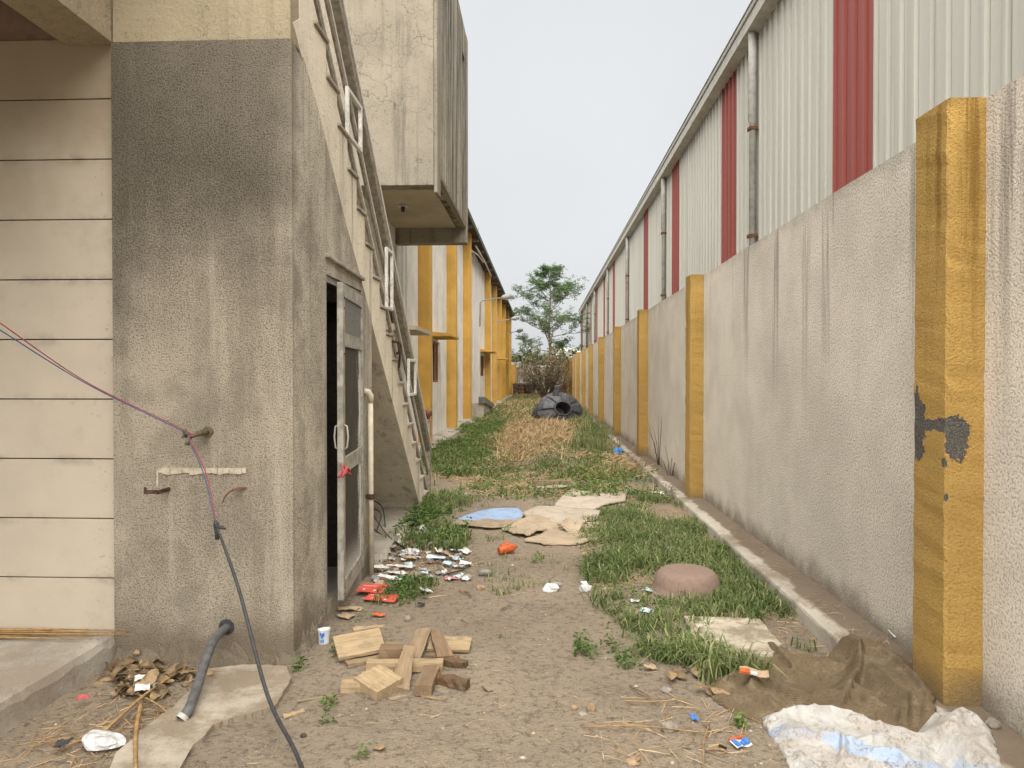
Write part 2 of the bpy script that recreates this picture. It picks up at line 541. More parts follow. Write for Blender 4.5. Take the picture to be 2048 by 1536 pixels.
M['ribbon'] = plain('red ribbon', (0.50, 0.085, 0.09), 0.7, 0.1)
M['basin'] = plain('brown clay', (0.235, 0.165, 0.128), 0.85, 0.07, 40, bump=0.002)
M['black_bag'] = plain('black plastic', (0.03, 0.03, 0.032), 0.35, 0.2)
M['stone'] = plain('grey stone', (0.27, 0.24, 0.20), 0.9, 0.2, 30, bump=0.002)
M['stone_tan'] = plain('tan stone', (0.36, 0.25, 0.15), 0.9, 0.2, 30, bump=0.002)
M['leaf_dry'] = plain('dry leaf', (0.30, 0.21, 0.115), 0.85, 0.3, 25)
M['leaf_dry2'] = plain('dark dry leaf', (0.20, 0.135, 0.075), 0.85, 0.3, 25)
M['straw_stalk'] = plain('broom straw', (0.36, 0.225, 0.095), 0.8, 0.2, 30)
M['stick'] = plain('dry stick', (0.25, 0.175, 0.105), 0.9, 0.25, 40)
M['paper'] = plain('white paper scrap', (0.66, 0.65, 0.62), 0.8, 0.12, 20)
M['paper_blue'] = plain('pale blue wrapper', (0.50, 0.60, 0.66), 0.5, 0.12, 20)
M['paper_tan'] = plain('tan card scrap', (0.40, 0.29, 0.19), 0.9, 0.15, 20)
M['paper_brown'] = plain('brown scrap', (0.26, 0.16, 0.09), 0.9, 0.2, 20)
M['paper_gray'] = plain('grey rubble', (0.30, 0.285, 0.26), 0.9, 0.2, 20)
M['film'] = plain('clear plastic film', (0.60, 0.60, 0.59), 0.3, 0.2, 30, spec=0.6)
M['carton_red'] = plain('red carton', (0.62, 0.10, 0.065), 0.7, 0.15, 18)
M['orange'] = plain('orange plastic', (0.58, 0.12, 0.035), 0.45, 0.2, 40)
M['bag_blue'] = plain('blue bag', (0.08, 0.28, 0.62), 0.4, 0.2, 30)
M['pink'] = plain('pink powder', (0.50, 0.22, 0.20), 0.9, 0.2, 30)
M['cup'] = plain('white foil cup', (0.62, 0.64, 0.66), 0.35, 0.1, 30)
M['print_blue'] = plain('blue print', (0.06, 0.20, 0.55), 0.5, 0.1)
M['glass_bottle'] = plain('dusty bottle', (0.22, 0.20, 0.165), 0.4, 0.2, 30)
M['barrel'] = plain('rusted drum', (0.17, 0.075, 0.05), 0.8, 0.35, 5)
M['barrel_dark'] = plain('dark drum', (0.06, 0.035, 0.032), 0.8, 0.35, 5)
M['bark'] = plain('grey brown bark', (0.22, 0.175, 0.125), 0.95, 0.2, 12, bump=0.004)
M['stem'] = plain('brown stems', (0.17, 0.12, 0.08), 0.95, 0.2, 12)


def ground_material():
    t = NT('trodden earth')
    a = t.step(t.noise(0.8, 5, rough=0.6), 0.35, 0.68)
    c = t.mix(a, (0.345, 0.28, 0.205), (0.265, 0.218, 0.162))
    c = t.mix(t.math('MULTIPLY', t.step(t.noise(0.45, 4), 0.52, 0.7), 0.6), c, (0.37, 0.295, 0.21))
    c = t.mix(t.math('MULTIPLY', t.step(t.noise(26, 6, rough=0.75), 0.48, 0.66), 0.8), c, (0.125, 0.10, 0.072))
    c = t.mix(t.math('MULTIPLY', t.step(t.noise(90, 4, rough=0.7), 0.54, 0.66), 0.6), c, (0.37, 0.30, 0.22))
    v = t.vor(48)
    c = t.mix(t.math('MULTIPLY', t.step(v, 0.10, 0.16, 1, 0), t.step(t.noise(9, 2), 0.5, 0.6)), c, (0.40, 0.345, 0.27))
    h = t.math('ADD', t.noise(30, 5, rough=0.7), t.math('MULTIPLY', t.noise(110, 3), 0.4))
    t.bump(h, 0.035, 1.0)
    return t.done(c, 0.97, spec=0.1)


def concrete(name, light, dirt=(0.21, 0.165, 0.115), amount=0.5, sc=2.0, soil_x=None):
    t = NT(name)
    c = t.mix(t.step(t.noise(3.0, 5, rough=0.65), 0.35, 0.7), light, tuple(v * 0.78 for v in light))
    m = t.math('MULTIPLY', t.step(t.noise(sc, 6, rough=0.68), 0.60 - 0.3 * amount, 0.76 - 0.3 * amount), 0.85)
    c = t.mix(m, c, dirt)
    if soil_x is not None:                                     # washed soil lying against the wall
        x, y, z = t.sep(t.pos)
        e = t.math('ADD', x, t.math('MULTIPLY', t.math('SUBTRACT', t.noise(2.2, 5, rough=0.65), 0.5), 0.28))
        c = t.mix(t.step(e, soil_x, soil_x + 0.05, 0.0, 0.9), c, (0.15, 0.115, 0.08))
    c = t.mix(t.math('MULTIPLY', t.step(t.noise(55, 3, rough=0.7), 0.6, 0.7), 0.6), c, (0.09, 0.08, 0.065))
    t.bump(t.noise(50, 4, rough=0.7), 0.006)
    return t.done(c, 0.95, spec=0.15)


M['earth'] = ground_material()
M['apron'] = concrete('broken concrete apron', (0.41, 0.36, 0.285), amount=0.62)
M['porch'] = concrete('porch concrete', (0.38, 0.345, 0.285), (0.26, 0.215, 0.165), 0.55)
M['kerb'] = concrete('plinth concrete', (0.46, 0.42, 0.35), (0.22, 0.18, 0.135), 0.5, soil_x=1.775)
M['plinth'] = concrete('pale plinth concrete', (0.47, 0.43, 0.36), (0.27, 0.21, 0.15), 0.4)
M['slab'] = concrete('dirty cement board', (0.52, 0.46, 0.355), (0.22, 0.175, 0.12), 0.62, 5.0)


def wood(name, a, b):
    t = NT(name)
    o = t.obj()
    g = t.noise(1.0, 5, t.scl(o, (5, 60, 60)), rough=0.65, dist=0.4)
    c = t.mix(t.step(g, 0.3, 0.7), a, b)
    c = t.mix(t.math('MULTIPLY', t.step(t.noise(1.0, 5, t.scl(o, (7, 25, 25)), rough=0.7), 0.55, 0.75), 0.6), c, tuple(v * 0.5 for v in b))
    c = t.mix(t.math('MULTIPLY', t.step(t.noise(11, 5, rough=0.7), 0.48, 0.68), 0.55), c, (0.17, 0.135, 0.095))
    t.bump(g, 0.004)
    return t.done(c, 0.85, spec=0.2)


M['wood_pale'] = wood('pale sawn wood', (0.41, 0.31, 0.185), (0.29, 0.21, 0.12))
M['wood_mid'] = wood('sawn wood', (0.30, 0.22, 0.135), (0.205, 0.145, 0.087))
M['wood_dark'] = wood('weathered wood', (0.235, 0.16, 0.095), (0.15, 0.10, 0.06))
M['wood_bark'] = wood('wood with bark', (0.15, 0.085, 0.04), (0.075, 0.05, 0.03))


def burlap():
    t = NT('brown burlap')
    o = t.pos
    w = t.n('ShaderNodeTexWave', wave_type='BANDS', bands_direction='DIAGONAL')
    t.put(w.inputs['Vector'], o); w.inputs['Scale'].default_value = 50; w.inputs['Distortion'].default_value = 2.2; w.inputs['Detail'].default_value = 2
    c = t.mix(t.step(t.noise(3, 5), 0.3, 0.7), (0.275, 0.205, 0.125), (0.205, 0.155, 0.10))
    c = t.mix(t.math('MULTIPLY', w.outputs[1], 0.45), c, (0.10, 0.07, 0.04))
    c = t.mix(t.math('MULTIPLY', t.step(t.noise(9, 5, rough=0.7), 0.48, 0.7), 0.6), c, (0.34, 0.27, 0.185))
    c = t.mix(t.math('MULTIPLY', t.step(t.noise(70, 4, rough=0.7), 0.5, 0.66), 0.5), c, (0.09, 0.066, 0.04))
    t.bump(t.math('ADD', w.outputs[1], t.noise(150, 2)), 0.005)
    return t.done(c, 0.97, spec=0.05)


def woven():
    t = NT('white woven sack')
    x, y, z = t.sep(t.pos)
    n = t.noise(4.5, 4)
    band = t.math('ADD', t.math('ADD', t.math('MULTIPLY', y, 1.0), t.math('MULTIPLY', x, 0.55)), t.math('MULTIPLY', n, 0.35))
    s1 = t.math('MULTIPLY', t.step(band, 4.19, 4.23), t.step(band, 4.30, 4.34, 1, 0))
    s2 = t.math('MULTIPLY', t.step(band, 3.78, 3.82), t.step(band, 3.90, 3.94, 1, 0))
    c = t.mix(t.step(t.noise(6, 5), 0.4, 0.75), (0.47, 0.455, 0.43), (0.34, 0.32, 0.29))
    c = t.mix(t.math('MULTIPLY', t.math('MAXIMUM', s1, s2), 0.8), c, (0.33, 0.43, 0.58))
    d = t.math('MULTIPLY', t.step(t.noise(45, 4, rough=0.75), 0.50, 0.62), t.step(t.noise(7, 4), 0.42, 0.58))
    c = t.mix(t.math('MULTIPLY', d, 0.85), c, (0.12, 0.10, 0.08))
    c = t.mix(t.math('MULTIPLY', t.step(t.noise(3.5, 5, rough=0.7), 0.46, 0.66), 0.65), c, (0.36, 0.31, 0.25))
    t.bump(t.math('ADD', t.noise(14, 5, rough=0.65), t.math('MULTIPLY', t.noise(200, 2), 0.15)), 0.02)
    return t.done(c, 0.7, spec=0.25)


def card(name, a, b):
    t = NT(name)
    c = t.mix(t.step(t.noise(3.5, 5, rough=0.65), 0.35, 0.7), a, b)
    c = t.mix(t.math('MULTIPLY', t.step(t.noise(10, 5, rough=0.7), 0.55, 0.7), 0.6), c, tuple(v * 0.62 for v in b))
    cr = t.vor(2.2, 'DISTANCE_TO_EDGE')
    c = t.mix(t.step(cr, 0.003, 0.012, 0.5, 0), c, tuple(v * 0.4 for v in b))
    t.bump(t.noise(25, 4), 0.004)
    return t.done(c, 0.9, spec=0.1)


def blue_sheet():
    t = NT('blue faced sheet')
    x, y, z = t.sep(t.pos)
    n = t.noise(4.0, 5, rough=0.65)
    dirt = t.step(t.math('ADD', t.math('MULTIPLY', t.math('SUBTRACT', 7.66, y), 1.1), t.math('ADD', n, t.math('MULTIPLY', x, 0.35))), 0.36, 0.42)
    c = t.mix(t.step(t.noise(9, 4), 0.4, 0.7), (0.28, 0.38, 0.53), (0.23, 0.315, 0.44))
    w = t.n('ShaderNodeTexBrick'); t.put(w.inputs[0], t.scl(t.pos, (3, 3, 1))); w.inputs['Mortar Size'].default_value = 0.012
    w.inputs['Color1'].default_value = (1, 1, 1, 1); w.inputs['Color2'].default_value = (1, 1, 1, 1); w.inputs['Mortar'].default_value = (0.45, 0.45, 0.5, 1)
    c = t.mix(0.7, c, w.outputs[0], 'MULTIPLY')
    c = t.mix(dirt, c, t.mix(t.step(t.noise(14, 4), 0.4, 0.6), (0.33, 0.255, 0.175), (0.24, 0.18, 0.12)))
    t.bump(t.noise(25, 4), 0.003)
    return t.done(c, 0.7, spec=0.25)


def foliage(name, lo, mid, hi, trans=0.3):
    t = NT(name)
    a = t.attr('tint')
    r = t.n('ShaderNodeValToRGB')
    t.put(r.inputs[0], a)
    r.color_ramp.elements[0].color = lo + (1,); r.color_ramp.elements[1].color = hi + (1,)
    e = r.color_ramp.elements.new(0.5); e.color = mid + (1,)
    c = r.outputs[0]
    t.done(c, 0.6, spec=0.3)
    if trans:
        tr = t.n('ShaderNodeBsdfTranslucent'); t.put(tr.inputs[0], c)
        mx = t.n('ShaderNodeMixShader'); mx.inputs[0].default_value = trans
        t.t.links.new(t.b.outputs[0], mx.inputs[1]); t.t.links.new(tr.outputs[0], mx.inputs[2])
        t.t.links.new(mx.outputs[0], t.t.nodes['Material Output'].inputs[0])
    return t.m


def pane_material():
    t = NT('dusty dark pane')
    x, y, z = t.sep(t.pos)
    n = t.noise(1.0, 5, t.scl(t.pos, (20, 20, 5)), rough=0.7)
    n2 = t.noise(60, 4, rough=0.75)
    m = t.step(t.math('ADD', t.math('MULTIPLY', t.math('SUBTRACT', y, 4.95), 1.6), t.math('ADD', t.math('MULTIPLY', n, 0.7), t.math('MULTIPLY', n2, 0.55))), 1.0, 1.22)
    low = t.step(t.math('ADD', z, t.math('MULTIPLY', n2, 0.3)), 0.3, 0.62, 0.8, 0)
    m = t.math('MAXIMUM', m, low)
    c = t.mix(m, t.mix(t.noise(5, 3), (0.035, 0.032, 0.027), (0.10, 0.09, 0.07)), (0.62, 0.60, 0.55))
    return t.done(c, 0.8, spec=0.12)


M['burlap'] = burlap()
M['woven'] = woven()
M['card_a'] = card('tan cardboard', (0.42, 0.36, 0.285), (0.35, 0.295, 0.23))
M['card_b'] = card('brown cardboard', (0.40, 0.32, 0.225), (0.32, 0.25, 0.17))
M['card_pink'] = card('faded cardboard', (0.44, 0.38, 0.31), (0.37, 0.315, 0.25))
M['blue_sheet'] = blue_sheet()
M['pane'] = pane_material()
M['flute'] = plain('fluted grey glass', (0.17, 0.165, 0.15), 0.35, 0.2, 40)
M['grass'] = foliage('grass', (0.065, 0.10, 0.028), (0.13, 0.18, 0.055), (0.39, 0.38, 0.18))
M['weed'] = foliage('weed leaves', (0.05, 0.10, 0.022), (0.105, 0.18, 0.04), (0.24, 0.30, 0.09))
M['straw'] = foliage('dry grass', (0.24, 0.15, 0.075), (0.44, 0.30, 0.155), (0.60, 0.46, 0.28), 0.15)
M['tree_leaf'] = foliage('tree leaves', (0.07, 0.135, 0.06), (0.13, 0.22, 0.095), (0.27, 0.34, 0.16), 0.45)
M['bush_leaf'] = foliage('pale bush leaves', (0.12, 0.11, 0.05), (0.26, 0.22, 0.125), (0.60, 0.50, 0.36))
M['tree_far'] = foliage('far tree leaves', (0.03, 0.07, 0.02), (0.07, 0.125, 0.035), (0.15, 0.2, 0.07))

# ------------------------------------------------------------------ the earth
XW, YP = -1.414, 3.906             # side face of the stair, front face of the pier
xs = np.concatenate([np.array([-400, -150, -60, -25, -12, -7, -5, -4, -3.5]), np.arange(-3.2, 2.25, 0.03), np.array([2.4, 2.8, 3.5, 5, 8, 14, 30, 70, 160, 400])])
ys = [-60, -25, -10, -4, -1, 0.5, 1.5, 2.0]
yy = 2.2
while yy < 64:
    ys.append(yy); yy += max(0.022, 0.0055 * yy)
ys = np.array(ys + [66, 72, 80, 100, 140, 220, 400, 900])
GX, GY = np.meshgrid(xs, ys)
GZ = gz(GX, GY) + 0.012 * (fbm(GX * 9, GY * 9, 31, 3) - 0.5) + 0.008 * (vnoise(GX * 33, GY * 33, 41) - 0.5)
nx, ny = len(xs), len(ys)
idx = np.arange(nx * ny).reshape(ny, nx)
T = np.stack([idx[:-1, :-1].ravel(), idx[:-1, 1:].ravel(), idx[1:, 1:].ravel(), idx[1:, :-1].ravel()], 1)
me = np_mesh('ground', np.stack([GX.ravel(), GY.ravel(), GZ.ravel()], 1), T, M['earth'], smooth=True)
tag(place('ground', me), 'bare trodden brown earth running down the alley', 'ground', kind='structure')


def worn_strip(name, x0, x1, y0, y1, z0, z1, mat, seed, r=0.02, step=0.06, edge=1):
    """long concrete strip with a chipped, rounded edge (edge=+1: open edge at x1, -1: at x0)"""
    m = MB()
    yv = []
    y = y0
    while y < y1:
        yv.append(y); y += max(step, 0.012 * abs(y))
    yv.append(y1)
    k = 7
    for i, y in enumerate(yv):
        a = float(fbm(np.array([y * 2.5]), np.array([seed * 3.1]), seed, 3)[0]) - 0.5
        b = float(fbm(np.array([y * 9.0]), np.array([seed * 5.1]), seed + 4, 3)[0]) - 0.5
        e = (x1 if edge > 0 else x0) + a * 0.045 * edge
        rr = r * (1 + 1.6 * b)
        far = x0 if edge > 0 else x1
        h = z1 + a * 0.015
        prof = [(far, z0), (far, z1), ((far + e) / 2, z1 + b * 0.008), (e - edge * rr * 1.5, h), (e - edge * rr * 0.4, h - rr * 0.35), (e, h - rr * 1.3), (e + edge * 0.012, z0)]
        m.v += [(px_, y, pz_) for px_, pz_ in prof]
    for i in range(len(yv) - 1):
        for j in range(k - 1):
            m.f.append((i * k + j, i * k + j + 1, (i + 1) * k + j + 1, (i + 1) * k + j)); m.mi.append(0)
    m.f.append(tuple(range(k))); m.f.append(tuple((len(yv) - 1) * k + j for j in range(k))); m.mi += [0, 0]
    return m.build(name, mat, smooth=False)


o = worn_strip('wall_plinth', 1.69, 1.995, -1.0, 59.9, -0.15, 0.10, M['kerb'], 5, 0.016, edge=-1)
tag(o, 'concrete plinth strip along the foot of the right boundary wall', 'plinth', kind='structure')
o = worn_strip('building_plinth', -2.768, -2.28, 10.2, 60.0, -0.15, 0.10, M['plinth'], 9, 0.016, edge=1)
tag(o, 'concrete plinth strip along the foot of the striped factory', 'plinth', kind='structure')
o = worn_strip('porch_floor', -7.0, -2.44, -2.0, 3.95, -0.2, 0.125, M['porch'], 13, 0.05, 0.05, edge=1)
tag(o, 'raised porch floor with rounded concrete edge', 'porch floor', kind='structure')


def smooth_outline(pts, n):
    """closed Catmull-Rom through 2-D points, n samples"""
    P = np.array(pts, float); k = len(P)
    out = []
    for i in range(n):
        s = i * k / n; j = int(s); t = s - j
        p0, p1, p2, p3 = P[(j - 1) % k], P[j % k], P[(j + 1) % k], P[(j + 2) % k]
        out.append(0.5 * (2 * p1 + (p2 - p0) * t + (2 * p0 - 5 * p1 + 4 * p2 - p3) * t * t + (3 * p1 - p0 - 3 * p2 + p3) * t ** 3))
    return np.array(out)


def straight_outline(pts, n):
    P = np.array(pts, float); k = len(P); per = max(2, n // k); out = []
    for j in range(k):
        for i in range(per):
            t = i / per
            out.append(P[j] * (1 - t) + P[(j + 1) % k] * t)
    return np.array(out)


def sheet(name, outline, mat, hfun, rings=16, skirt=0.03, ragged=0.0, seed=0, smooth=True):
    """a sheet of any outline with relief: rings from its middle to its rim and a turned-down edge"""
    B = np.array(outline, float); n = len(B)
    if ragged:
        c0 = B.mean(0); d = B - c0
        q = np.arange(n) * 0.9
        B = B + d / np.linalg.norm(d, axis=1)[:, None] * (ragged * (fbm(q, q * 0 + seed, seed, 3) - 0.5))[:, None]
    c = B.mean(0)
    V = [np.array([[c[0], c[1]]])]; tt = [np.array([0.0])]
    for r in range(1, rings + 1):
        t = (r / rings) ** 0.8
        V.append(c + (B - c) * t); tt.append(np.full(n, t))
    V = np.concatenate(V); tt = np.concatenate(tt)
    Z = hfun(V[:, 0], V[:, 1], tt)
    m = MB()
    m.v = [(a, b, float(z)) for (a, b), z in zip(V, Z)]
    for j in range(n): m.f.append((0, 1 + j, 1 + (j + 1) % n))
    for r in range(rings - 1):
        b0 = 1 + r * n; b1 = b0 + n
        for j in range(n): m.f.append((b0 + j, b1 + j, b1 + (j + 1) % n, b0 + (j + 1) % n))
    b0 = 1 + (rings - 1) * n; b1 = len(m.v)
    for j in range(n):
        x, y, z = m.v[b0 + j]; m.v.append((x, y, z - skirt))
    for j in range(n): m.f.append((b0 + j, b1 + j, b1 + (j + 1) % n, b0 + (j + 1) % n))
    m.mi = [0] * len(m.f)
    return m.build(name, mat, smooth=smooth)


def GP(*uv):
    return [tuple(G(u, v)[:2]) for u, v in uv]


ap = GP((345, 1425), (385, 1385), (400, 1352), (430, 1345), (500, 1338), (572, 1343), (583, 1365), (560, 1405), (548, 1425), (500, 1438), (462, 1446), (425, 1462), (404, 1488), (376, 1508), (362, 1545), (300, 1640), (190, 1640), (230, 1520), (290, 1465))
o = sheet('concrete_apron', straight_outline(ap, 180), M['apron'], lambda x, y, t: gz(x, y) + 0.028 + 0.012 * (fbm(x * 3, y * 3, 5) - 0.5), 14, 0.05, 0.025, 3, smooth=False)
tag(o, 'broken thin concrete apron in front of the grey pier', 'concrete apron', kind='structure')
o = sheet('stair_slab', straight_outline([(-1.36, 6.0), (-1.40, 8.72), (-2.5, 8.72), (-2.5, 5.76), (-1.43, 5.76)], 90), M['porch'], lambda x, y, t: 0.075 + 0.01 * (fbm(x * 3, y * 3, 5) - 0.5), 10, 0.16, 0.05, 8)
tag(o, 'rough concrete slab under the stair', 'slab', kind='structure')

# ------------------------------------------------------------------ front building: tiled wall, pier, porch
fb = thing('front_building', 'tile clad building with a tall grey roughcast pier and porch beam on the left', 'building', (-2.45, 3.9, 0))
for i in range(11):
    z1 = 3.547 - 0.347 * i
    MB().box(-7, -2.456, 3.956, 3.99, z1 - 0.340, z1, 0).build('tile', M['tile'], fb, bevel=0.0015)
MB().box(-7, -2.452, 3.982, 4.15, -0.2, 3.548).build('backing_wall', M['gap'], fb)
MB().box(-2.474, -2.4505, 3.9505, 3.9555, 0.1, 3.53).build('joint_mortar', M['porch'], fb)
MB().box(-7, -2.46, 3.975, 4.15, 3.552, 4.35).build('upper_wall', M['maroon'], fb)
MB().box(-7, -3.2, 4.16, 9.4, -0.2, 4.34).build('body_wall', M['cream'], fb)
MB().box(-2.748, -2.458, -1.5, 3.97, 3.51, 4.35).build('porch_beam', M['cream_beam'], fb, bevel=0.004)
MB().box(-7, -2.75, -1.5, 3.97, 4.2, 4.35).build('porch_ceiling', M['maroon'], fb)
MB().box(-7, -2.3, -1.6, 4.0, 4.352, 4.5).build('porch_roof', M['cream'], fb)
MB().box(-2.45, XW - 0.004, YP + 0.012, 4.2, 3.505, 4.42).build('cross_beam', M['cream_beam'], fb, bevel=0.004)
# pier: roughcast walls round a small room; the side wall stops at the underside of the stair
xp = XW + 0.008


def soffit_z(y):
    return 0.144 + (8.021 - y) * 0.852


pier = MB()
pier.prism_x([(YP, -0.25), (YP, 3.502), (4.10, 3.44), (4.10, -0.25)], -2.45, xp)
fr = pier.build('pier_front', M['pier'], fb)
side = MB()
side.prism_x([(4.102, -0.25), (4.102, soffit_z(4.12) + 0.02), (4.3, soffit_z(4.3) + 0.03), (4.53, soffit_z(4.53) + 0.02), (4.53, -0.25)], xp - 0.12, xp)
side.prism_x([(4.532, 2.27), (4.532, soffit_z(4.53) + 0.02), (5.0, soffit_z(5.0) - 0.02), (5.428, soffit_z(5.43)), (5.428, 2.27)], xp - 0.12, xp)
side.prism_x([(5.43, -0.25), (5.43, soffit_z(5.43)), (5.749, soffit_z(5.749)), (5.749, -0.25)], xp - 0.12, xp)
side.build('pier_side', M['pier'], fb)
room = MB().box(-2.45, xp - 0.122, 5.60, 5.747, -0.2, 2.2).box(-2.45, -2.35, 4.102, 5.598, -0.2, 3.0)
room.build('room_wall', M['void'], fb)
MB().box(-2.348, xp - 0.004, 4.534, 5.426, -0.2, 0.105).box(-2.348, xp - 0.122, 4.104, 4.53, -0.2, 0.105).build('threshold', M['porch'], fb)
MB().prism_x([(4.50, 2.375), (4.50, 2.40), (5.43, 2.372), (5.43, 2.347)], xp - 0.01, xp + 0.028).build('drip_lip', M['pier'], fb, bevel=0.004)

# rough skirt of mortar and soil where the pier meets the earth
sk = MB(); rs_ = np.random.default_rng(4)
line = [(-2.43 + 0.04 * i, YP, 0) for i in range(26)] + [(xp, YP + 0.04 * i, 1) for i in range(16)]
for (x_, y_, e_) in line:
    w_ = 0.012 + 0.05 * rs_.random() ** 2; h_ = 0.02 + 0.10 * rs_.random() ** 2 + gzf(x_, y_)
    nx_, ny_ = (0, -1) if e_ == 0 else (1, 0)
    for (a_, z_) in ((-0.01, h_ + 0.03), (0.004, h_ + 0.02), (w_ * 0.6, h_ * 0.55 + gzf(x_, y_) * 0.4), (w_ + 0.02, gzf(x_, y_) - 0.03)):
        sk.v.append((x_ + nx_ * a_, y_ + ny_ * a_, z_))
for i in range(len(line) - 1):
    for j in range(3):
        a_ = i * 4 + j; sk.f.append((a_, a_ + 1, a_ + 5, a_ + 4))
sk.mi = [0] * len(sk.f)
sk.build('pier_skirt', M['pier'], fb)
# plaster ledge left behind on the pier front
led = MB()
a = on_y(318, 940, YP); b = on_y(492, 942, YP)
k = 22
for i in range(k):
    t0, t1 = i / k, (i + 1) / k
    x0 = a[0] + (b[0] - a[0]) * t0; x1 = a[0] + (b[0] - a[0]) * t1
    n0 = 0.010 + 0.022 * float(vnoise(np.array([i * 0.6]), np.array([0.0]), 3)[0]) * (1.2 - 0.5 * t0)
    led.box(x0, x1 + 0.0005, YP - 0.006 - 0.004 * (i % 3), YP + 0.001, a[2] - n0, a[2] + 0.012 + 0.002 * (i % 2))
led.box(a[0] - 0.012, a[0] - 0.002, YP - 0.006, YP + 0.001, a[2] - 0.10, a[2] + 0.005)
led.build('plaster_ledge', plain('old cream plaster', (0.47, 0.415, 0.315), 0.9), fb)

# ------------------------------------------------------------------ door, ajar outward
fm = MB()
fm.box(xp - 0.085, xp - 0.015, 5.376, 5.427, 0.107, 2.268).box(xp - 0.085, xp - 0.015, 4.533, 5.374, 2.225, 2.268).box(xp - 0.085, xp - 0.015, 4.533, 4.56, 0.107, 2.223)
fm.build('door_frame', M['alu'], fb, bevel=0.002)
TH = math.radians(5.5)
HX, HY, LW = xp + 0.005, 5.385, 0.85


def leaf(s, z, off=0.0):
    """point on the leaf: s from the hinge, off = towards the alley"""
    return (HX + s * math.sin(TH) + off * math.cos(TH), HY - s * math.cos(TH) + off * math.sin(TH), z)


def leaf_box(m, s0, s1, z0, z1, o0=-0.02, o1=0.02):
    vs = [leaf(s, z, o) for z in (z0, z1) for s, o in ((s0, o0), (s1, o0), (s1, o1), (s0, o1))]
    return m.add(vs, [(3, 2, 1, 0), (4, 5, 6, 7), (0, 1, 5, 4), (1, 2, 6, 5), (2, 3, 7, 6), (3, 0, 4, 7)])


d = MB()
leaf_box(d, 0.0, 0.05, 0.125, 2.22)
leaf_box(d, LW - 0.07, LW, 0.125, 2.22)
for z0, z1 in ((2.13, 2.22), (1.80, 1.89), (0.95, 1.06), (0.125, 0.24)):
    leaf_box(d, 0.05, LW - 0.07, z0, z1, -0.017, 0.017)
door = d.build('door', M['alu'], fb, bevel=0.002)
p = MB(); leaf_box(p, 0.052, LW - 0.072, 1.06, 1.80, -0.004, 0.004); p.build('pane', M['pane'], door)
p = MB(); leaf_box(p, 0.052, LW - 0.072, 0.24, 0.95, -0.004, 0.004); p.build('pane', M['pane'], door)
p = MB()
for i in range(26):
    s0 = 0.055 + i * (LW - 0.13) / 26
    leaf_box(p, s0, s0 + 0.016, 1.892, 2.128, -0.006, 0.006)
leaf_box(p, 0.052, LW - 0.072, 1.89, 2.13, -0.003, 0.003)
p.build('fluted_pane', M['flute'], door)
for side_ in (1, -1):
    pts = [leaf(LW - 0.035, 1.12, side_ * 0.02), leaf(LW - 0.035, 1.13, side_ * 0.038), leaf(LW - 0.035, 1.20, side_ * 0.045), leaf(LW - 0.035, 1.27, side_ * 0.038), leaf(LW - 0.035, 1.28, side_ * 0.02)]
    MB().tube(pts, 0.006, 8).build('handle', M['pipe'], door, smooth=True)
for z in (0.3, 1.1, 1.95):
    MB().tube([(xp + 0.012, 5.40, z), (xp + 0.012, 5.40, z + 0.1)], 0.01, 8).build('hinge', M['rust'], door)
for z in (0.16, 0.2, 1.75, 2.05, 2.12):
    MB().tube([leaf(LW - 0.035, z, 0.019), leaf(LW - 0.035, z, 0.024)], 0.006, 8).build('bolt', M['rust_dark'], door)
# red ribbon knotted on the door
rb = MB()
kc = Vector(leaf(LW - 0.02, 1.0, 0.03))
for i in range(9):
    a0 = random.uniform(-0.4, 0.5); L = random.uniform(0.06, 0.13); sg = 1 if i % 2 else -1
    pts = [kc + Vector((random.uniform(-.01, .01), random.uniform(-.01, .01), random.uniform(-.02, .02)))]
    for j in range(1, 6):
        t = j / 5
        pts.append(kc + Vector((0.02 * math.sin(3 * t + i), sg * L * t * (1.3 if sg < 0 else 0.8), 0.05 * a0 * math.sin(2.5 * t) * 2 - 0.05 * t * t * (1 + a0))))
    rb.tube(pts, 0.0055, 5)
tag(rb.build('ribbon', M['ribbon'], smooth=True), 'frayed red ribbon knotted round the door stile', 'ribbon')

# ------------------------------------------------------------------ pvc pipe
pv = thing('waste_pipe', 'cream plastic waste pipe standing on the pier side next to the door', 'pipe', (-1.36, 5.6, 0))
MB().tube([(-1.365, 5.56, -0.05), (-1.365, 5.545, 0.75), (-1.36, 5.52, 1.40)], 0.021, 12).build('pipe', M['pvc'], pv, smooth=True)
MB().tube([(-1.36, 5.52, 1.395), (-1.36, 5.515, 1.45), (-1.375, 5.50, 1.478), (-1.405, 5.49, 1.482)], 0.026, 12).build('elbow', M['pvc'], pv, smooth=True)
MB().tube([(-1.364, 5.548, 0.62), (-1.364, 5.547, 0.66)], 0.033, 12).box(-1.408, -1.38, 5.53, 5.56, 0.625, 0.655).build('clamp', M['rust_dark'], pv)

